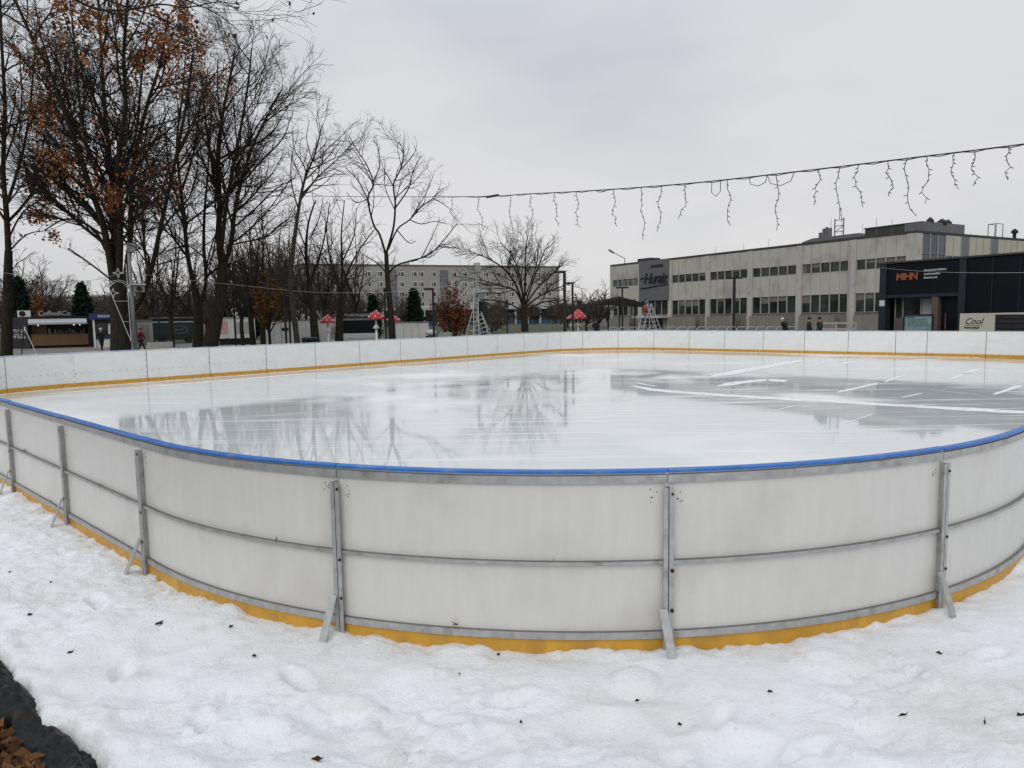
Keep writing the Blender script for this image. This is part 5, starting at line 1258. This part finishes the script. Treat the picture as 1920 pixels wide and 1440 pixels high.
drawn_tree('tall spreading maple with twisted limbs in front of the apartment block', 46, [
    ([(736, 640), (733, 590), (727, 525), (724, 470)], 7.6, 5.2), ([(724, 480), (712, 440), (700, 420), (690, 372), (700, 345), (688, 310), (668, 280), (655, 255)], 3.8, 1.0), ([(725, 472), (738, 425), (741, 380), (738, 345), (752, 315), (756, 285), (748, 265)], 3.6, 1.0),
    ([(728, 468), (745, 430), (768, 412), (790, 388), (812, 372), (832, 352)], 2.8, .9), ([(728, 512), (745, 497), (770, 489), (800, 480), (822, 462), (842, 438), (858, 418)], 2.9, .8), ([(725, 512), (705, 492), (682, 478)], 2.0, 1.0), ([(694, 385), (678, 350), (664, 330), (648, 315)], 2, .8), ([(741, 390), (765, 355), (775, 320), (790, 292)], 2.2, .8), ([(698, 345), (712, 310), (708, 275), (700, 262)], 1.9, .7),
    ([(768, 412), (790, 420), (815, 415), (838, 420)], 1.6, .7), ([(745, 432), (766, 455), (780, 452)], 1.6, .7), ([(790, 484), (812, 440), (825, 410)], 1.5, .6), ([(752, 318), (775, 290), (782, 270)], 1.5, .6), ([(812, 372), (835, 385), (852, 400)], 1.3, .6), ([(770, 410), (800, 360), (815, 320)], 1.6, .6), ([(691, 372), (668, 380), (650, 360)], 1.5, .6), ([(741, 395), (722, 350), (722, 300)], 1.6, .6), ([(822, 462), (850, 465), (858, 455)], 1.2, .6), ([(700, 345), (676, 300), (660, 280), (645, 285)], 1.5, .6)],
    SPEC_O, 108, (738, 638), .0068, group='bare park trees', t0=.3)
drawn_tree('wide spreading bare oak with short trunk in the middle distance', 56, [
    ([(984, 622), (983, 590), (982, 570)], 7.8, 7), ([(981, 575), (966, 545), (935, 535), (900, 525), (870, 520)], 3.4, .8), ([(981, 572), (965, 530), (940, 500), (905, 480), (880, 470)], 3.4, .8), ([(982, 570), (975, 520), (960, 480), (938, 455)], 3.4, .8), ([(983, 570), (985, 515), (985, 470), (990, 442)], 3.6, .8),
    ([(985, 570), (1000, 525), (1015, 485), (1028, 455)], 3.2, .8), ([(985, 572), (1008, 540), (1040, 510), (1062, 488)], 3.2, .8), ([(986, 575), (1012, 555), (1045, 540), (1078, 530)], 3, .8), ([(986, 582), (1014, 568), (1048, 562), (1085, 565)], 2.6, .8), ([(980, 582), (950, 568), (915, 562), (888, 560)], 2.6, .8), ([(982, 560), (968, 510), (950, 480)], 2.4, .8), ([(985, 555), (1005, 500), (1008, 460)], 2.4, .8)],
    [(3.2, .25, .5, 38, .04, .14, 6), (4.2, .34, .6, 38, .04, .16, 4), (5.2, .4, .75, 40, .04, .17, 3)], 109, (984, 618), .0085, group='bare park trees', t0=.22, bend=.7)
# generic bare trees behind
def auto_tree(label, px, Y, htop, spread, r_, seed, spec, bark=None, tw=None, rmin=.012, nl=7, group='bare park trees', fork=.3, name='bare_tree', leaf=None):
    b = at(px, 620, Y); b.z = -.14; zt = at(px, htop, Y).z; Hh = zt-b.z; tr = Tree(seed); tr.rmin = rmin; u = tr.u
    tr.limb([b, b+Vector((u.uniform(-.1, .1), 0, Hh*fork*.6)), b+Vector((u.uniform(-.2, .2), 0, Hh*fork))], r_, r_*.8, spec, .8)
    for i in range(nl):
        a = 2*PI*(i+u.random()*.6)/nl; sp = spread*u.uniform(.35, 1.0)*(.35 if i == 0 else 1); hh = Hh*(1 if i == 0 else u.uniform(.72, .97))*(1-.25*(sp/spread)); z0 = Hh*fork*u.uniform(.7, 1)
        P = [b+Vector((0, 0, z0))]
        for f in (.3, .65, 1): P.append(b+Vector((math.cos(a)*sp*f**.8+u.gauss(0, .05)*Hh*f*.5, math.sin(a)*sp*f**.8, z0+(hh-z0)*f)))
        tr.limb(P, r_*.5, rmin*1.8, spec, .2)
    t = tr.finish(label, b, group, name, bark=bark, tw=tw)
    if leaf:
        m_, n, sz = leaf; cs = []
        for pts, r0, r1 in tr.small:
            for _ in range(n): q = pts[u.randrange(0, len(pts))]; cs.append(q+Vector((u.gauss(0, .09), u.gauss(0, .09), u.gauss(0, .09))))
        leaves('leaves', cs, m_, t, b, sz, seed, .1)
    return t
SP2 = [(1.7, .22, .46, 34, .04, .11, 5), (2.6, .32, .58, 36, .035, .14, 4), (3.2, .4, .7, 38, .03, .15, 3)]
SP3 = [(2.6, .25, .50, 36, .04, .12, 4), (3.8, .4, .7, 40, .035, .15, 3)]
for px, Y, ht, sp, r_, sd in [(474, 52, 385, 3.0, .22, 1), (492, 56, 360, 3.2, .22, 2), (455, 60, 420, 2.8, .18, 3), (540, 66, 400, 3.4, .2, 4), (515, 72, 380, 4, .22, 5), (610, 70, 395, 3.2, .18, 6), (668, 66, 400, 3, .17, 7), (322, 60, 395, 3.4, .2, 8), (430, 74, 400, 3.6, .2, 9), (285, 72, 420, 4, .22, 10), (575, 80, 415, 4, .2, 11), (355, 78, 430, 4, .2, 12)]:
    auto_tree('%s bare tree %s' % ({1: 'slim', 2: 'tall', 3: 'short', 4: 'straight', 5: 'broad', 6: 'thin', 7: 'small', 8: 'upright', 9: 'bushy', 10: 'wide', 11: 'dense', 12: 'low'}[sd],
        {1: 'above the left half of the ochre leaved tree', 2: 'above the right half of the ochre leaved tree', 3: 'above the white food trailer', 4: 'behind the leaning birch', 5: 'far behind the ochre leaved tree', 6: 'right of the litter bins', 7: 'above the fries kiosk', 8: 'above the dark green truck', 9: 'behind the thick forked trunk', 10: 'right of the left camera mast', 11: 'behind the white containers', 12: 'behind the twin stemmed tree'}[sd]),
        px, Y, ht, sp, r_, 200+sd, SP2, tw=M_twig2 if sd % 3 else M_twig, rmin=.011)
# small and distant bare trees
far = [(30, 95, 500, 5), (75, 100, 490, 5), (110, 105, 540, 4), (185, 100, 540, 4), (215, 110, 535, 5), (255, 95, 520, 5), (285, 105, 530, 5), (320, 100, 510, 6), (390, 110, 520, 6), (425, 100, 500, 6), (460, 112, 480, 6), (500, 105, 470, 6), (530, 100, 455, 6), (560, 115, 490, 6), (605, 110, 520, 5), (640, 120, 500, 5),
       (1100, 95, 545, 3.2), (1122, 90, 535, 3.4), (1140, 125, 548, 4), (1065, 120, 560, 3.5), (1085, 110, 560, 3), (930, 105, 575, 3), (870, 90, 560, 2.6)]
for k, (px, Y, ht, sp) in enumerate(far):
    where = 'left of the office building' if px > 1000 else 'behind the red brown bush' if px > 850 else 'behind the kiosks on the left'
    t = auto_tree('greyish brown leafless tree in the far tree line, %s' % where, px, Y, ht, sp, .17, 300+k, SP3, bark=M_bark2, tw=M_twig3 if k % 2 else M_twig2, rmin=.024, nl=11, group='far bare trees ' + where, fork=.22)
# leafy young trees
SPL = [(2.4, .25, .45, 42, .03, .13, 5), (3.2, .3, .55, 44, .02, .15, 3)]
auto_tree('young tree with dense ochre leaves in front of the white trailer', 505, 47, 505, 1.35, .11, 401, SPL, tw=M_twig2, rmin=.008, nl=11, fork=.30, name='ochre_tree', leaf=(M_leaf_y, 5, .16), group=None)
auto_tree('broad red brown hornbeam bush behind the picnic tables', 852, 52, 532, 1.55, .10, 402, SPL, tw=M_twig2, rmin=.008, nl=16, fork=.06, name='red_brown_bush', leaf=(M_leaf_r, 6, .15), group=None)
auto_tree('slim rust coloured tree behind the left edge trunk', 62, 72, 540, 1.3, .1, 403, SPL, tw=M_twig2, rmin=.011, nl=9, fork=.12, name='rusty_tree', leaf=(M_leaf_o, 5, .18), group=None)
auto_tree('low brown hedge like bush right of the snack kiosk', 300, 84, 540, 4.5, .1, 404, SP3, tw=M_twig2, rmin=.015, nl=12, fork=.05, name='bush', leaf=(mat('leaf_dull', (.06, .045, .03), .9, .4, 1), 3, .25), group=None)
auto_tree('dull brown bushes in front of the shop arcade', 920, 92, 582, 4.0, .08, 405, SP3, tw=M_twig2, rmin=.015, nl=12, fork=.05, name='bush', leaf=(mat('leaf_dull', ()), 2, .22), group=None)
def spread_bush(label, px, Y, h_, w_, seed, m_=M_needle):
    b = at(px, 615, Y); b.z = -.14; u = random.Random(seed); t = thing('evergreen_shrub', label, 'shrub', b); cs = []; ln = []
    for k in range(140):
        a = u.uniform(0, 6.28); l_ = u.uniform(.5, 1); e = b+Vector((math.cos(a)*w_*l_, math.sin(a)*w_*.5*l_, h_*u.uniform(.3, 1)*(1.1-l_*.6)))
        ln.append(([b+Vector((0, 0, .1)), b.lerp(e, .5)+Vector((0, 0, .12)), e], .02, .008)); cs += [b.lerp(e, u.uniform(.3, 1))+Vector((u.gauss(0, .06), u.gauss(0, .06), u.gauss(0, .06)+.05)) for _ in range(22)]
    batch_tubes('stems', [([q-b for q in p], r0, r1) for p, r0, r1 in ln], M_twig2, t); leaves('foliage', cs, m_, t, b, .13, seed, -.3)
spread_bush('low spreading green juniper at the foot of the bare oak', 1000, 50, .85, 2.0, 7, mat('juniper_green', (.03, .045, .018), .85, .4, 2))
def conifer(label, px, Y, ptop, w_, seed):
    b = at(px, 610, Y); b.z = -.14; Hh = at(px, ptop, Y).z-b.z; u = random.Random(seed); t = thing('conifer', label, 'tree', b, 0, 'dark evergreen conifers'); ln = []; cs = []
    MB().lathe([(.12, 0), (.09, Hh*.5), (.02, Hh)], 8).build('trunk', M_bark, t)
    n = int(210+Hh*30)
    for k in range(n):
        z = Hh*u.uniform(.04, .98)**.9; f = 1-z/Hh; rr = w_*(f**.75)*u.uniform(.55, 1.08)+.05; a = u.uniform(0, 6.28)
        p = Vector((0, 0, z)); e = Vector((math.cos(a)*rr, math.sin(a)*rr, z+rr*u.uniform(-.1, .45)))
        ln.append(([p, p.lerp(e, .5), e], .014, .006))
        for _ in range(26): q = p.lerp(e, u.uniform(.35, 1.05)); cs.append(b+q+Vector((u.gauss(0, .09), u.gauss(0, .09), u.gauss(0, .09))))
    batch_tubes('branches', ln, M_twig, t); leaves('crown', cs, M_needle, t, b, .2, seed, -.2)
conifer('dark green conifer between the coffee and snack kiosks', 157, 68, 532, 1.55, 1)
conifer('dark blue green conifer behind the left edge trunk', 40, 66, 520, 1.4, 2)
conifer('dense dark conifer left of the red brown bush', 777, 58, 545, 1.05, 3)
conifer('small dark conifer behind the fries kiosk', 700, 66, 557, .8, 4)
conifer('dark conifer behind the green truck and white trailer', 470, 84, 575, 1.7, 5)
conifer('round dark evergreen beside the thick forked trunk', 425, 78, 580, 1.5, 6)
# overhanging branches of a nearer tree whose trunk stands outside the left edge
tr = Tree(77); tr.rmin = .0035; Y = 12.5
SPO = [(2.6, .18, .36, 36, -.01, .12, 6), (5, .25, .5, 38, -.02, .14, 4)]
b = Vector((-12.6, 12.5, -.14))
tr.limb([b, b+Vector((.1, 0, 3)), b+Vector((.2, 0, 6)), b+Vector((.3, .2, 9.5))], .24, .12, [], .9)
for P, r0, r1 in [([(-260, 60), (-60, 20), (60, -30), (130, -5), (185, 18), (245, 18), (300, 8), (350, 14), (405, 4), (445, 8)], .035, .006), ([(100, -40), (200, 0), (290, 30), (350, 60), (400, 82)], .02, .005), ([(-220, -60), (0, -110), (180, -80), (300, -20), (400, 22), (450, 60)], .03, .005), ([(200, -60), (330, -20), (420, 5), (452, 28)], .016, .004), ([(-240, 20), (-40, 10), (60, 60), (130, 110), (190, 170)], .026, .006)]:
    pts = [at(x, y, Y+.3*math.sin(i)) for i, (x, y) in enumerate(P)]
    if P[0][0] < -100: pts = [b+Vector((.25, 0, pts[0].z-1.2+.14))]+pts
    tr.limb(pts, r0, r1, SPO, .3)
t = tr.finish('dark overhanging branches with curled dead leaves in the upper left corner', b, None, 'overhanging_tree')
u = random.Random(9); cs = []; cd = []
for pts, r0, r1 in tr.small:
    if u.random() < .22: cs.append(pts[-1].copy())
    elif u.random() < .12: cd.append(pts[-2].copy())
leaves('leaves', cs, M_leaf_d, t, b, .085, 5, 1.0)
leaves('rusty_leaves', cd, M_leaf_o, t, b, .085, 6, .8)
# far woodland that closes the horizon
tr = Tree(500); tr.rmin = .05; u = tr.u
for k in range(330):
    ang = u.uniform(-.85, .12) if k % 5 else u.uniform(.05, .8); dist = u.uniform(170, 260); x, y = math.sin(ang)*dist, math.cos(ang)*dist
    if .0 < ang < .78 and dist < 200: dist = 240
    hgt = u.uniform(6, 10.5) if ang < -.1 else u.uniform(4, 7); b = Vector((x, y, -.14))
    tr.big.append(([b, b+Vector((0, 0, hgt*.3)), b+Vector((u.gauss(0, .2), 0, hgt*.8))], .18, .05))
    for j in range(44):
        a = u.uniform(0, 6.28); z0 = hgt*u.uniform(.12, .6); sp = hgt*u.uniform(.15, .42); e = b+Vector((math.cos(a)*sp, math.sin(a)*sp, min(hgt, z0+hgt*u.uniform(.15, .45)))); p = b+Vector((0, 0, z0))
        tr.small.append(([p, p.lerp(e, .5)+Vector((0, 0, .2)), e], .07, .03))
        for q in range(7):
            c = p.lerp(e, u.uniform(.3, 1)); tr.small.append(([c, c+Vector((u.gauss(0, .5), u.gauss(0, .5), u.uniform(.3, 1.1)))], .045, .03))
t = thing('distant_woodland', 'hazy brown far off bare woodland along the horizon', 'woodland', (0, 0, 0)); t['kind'] = 'stuff'
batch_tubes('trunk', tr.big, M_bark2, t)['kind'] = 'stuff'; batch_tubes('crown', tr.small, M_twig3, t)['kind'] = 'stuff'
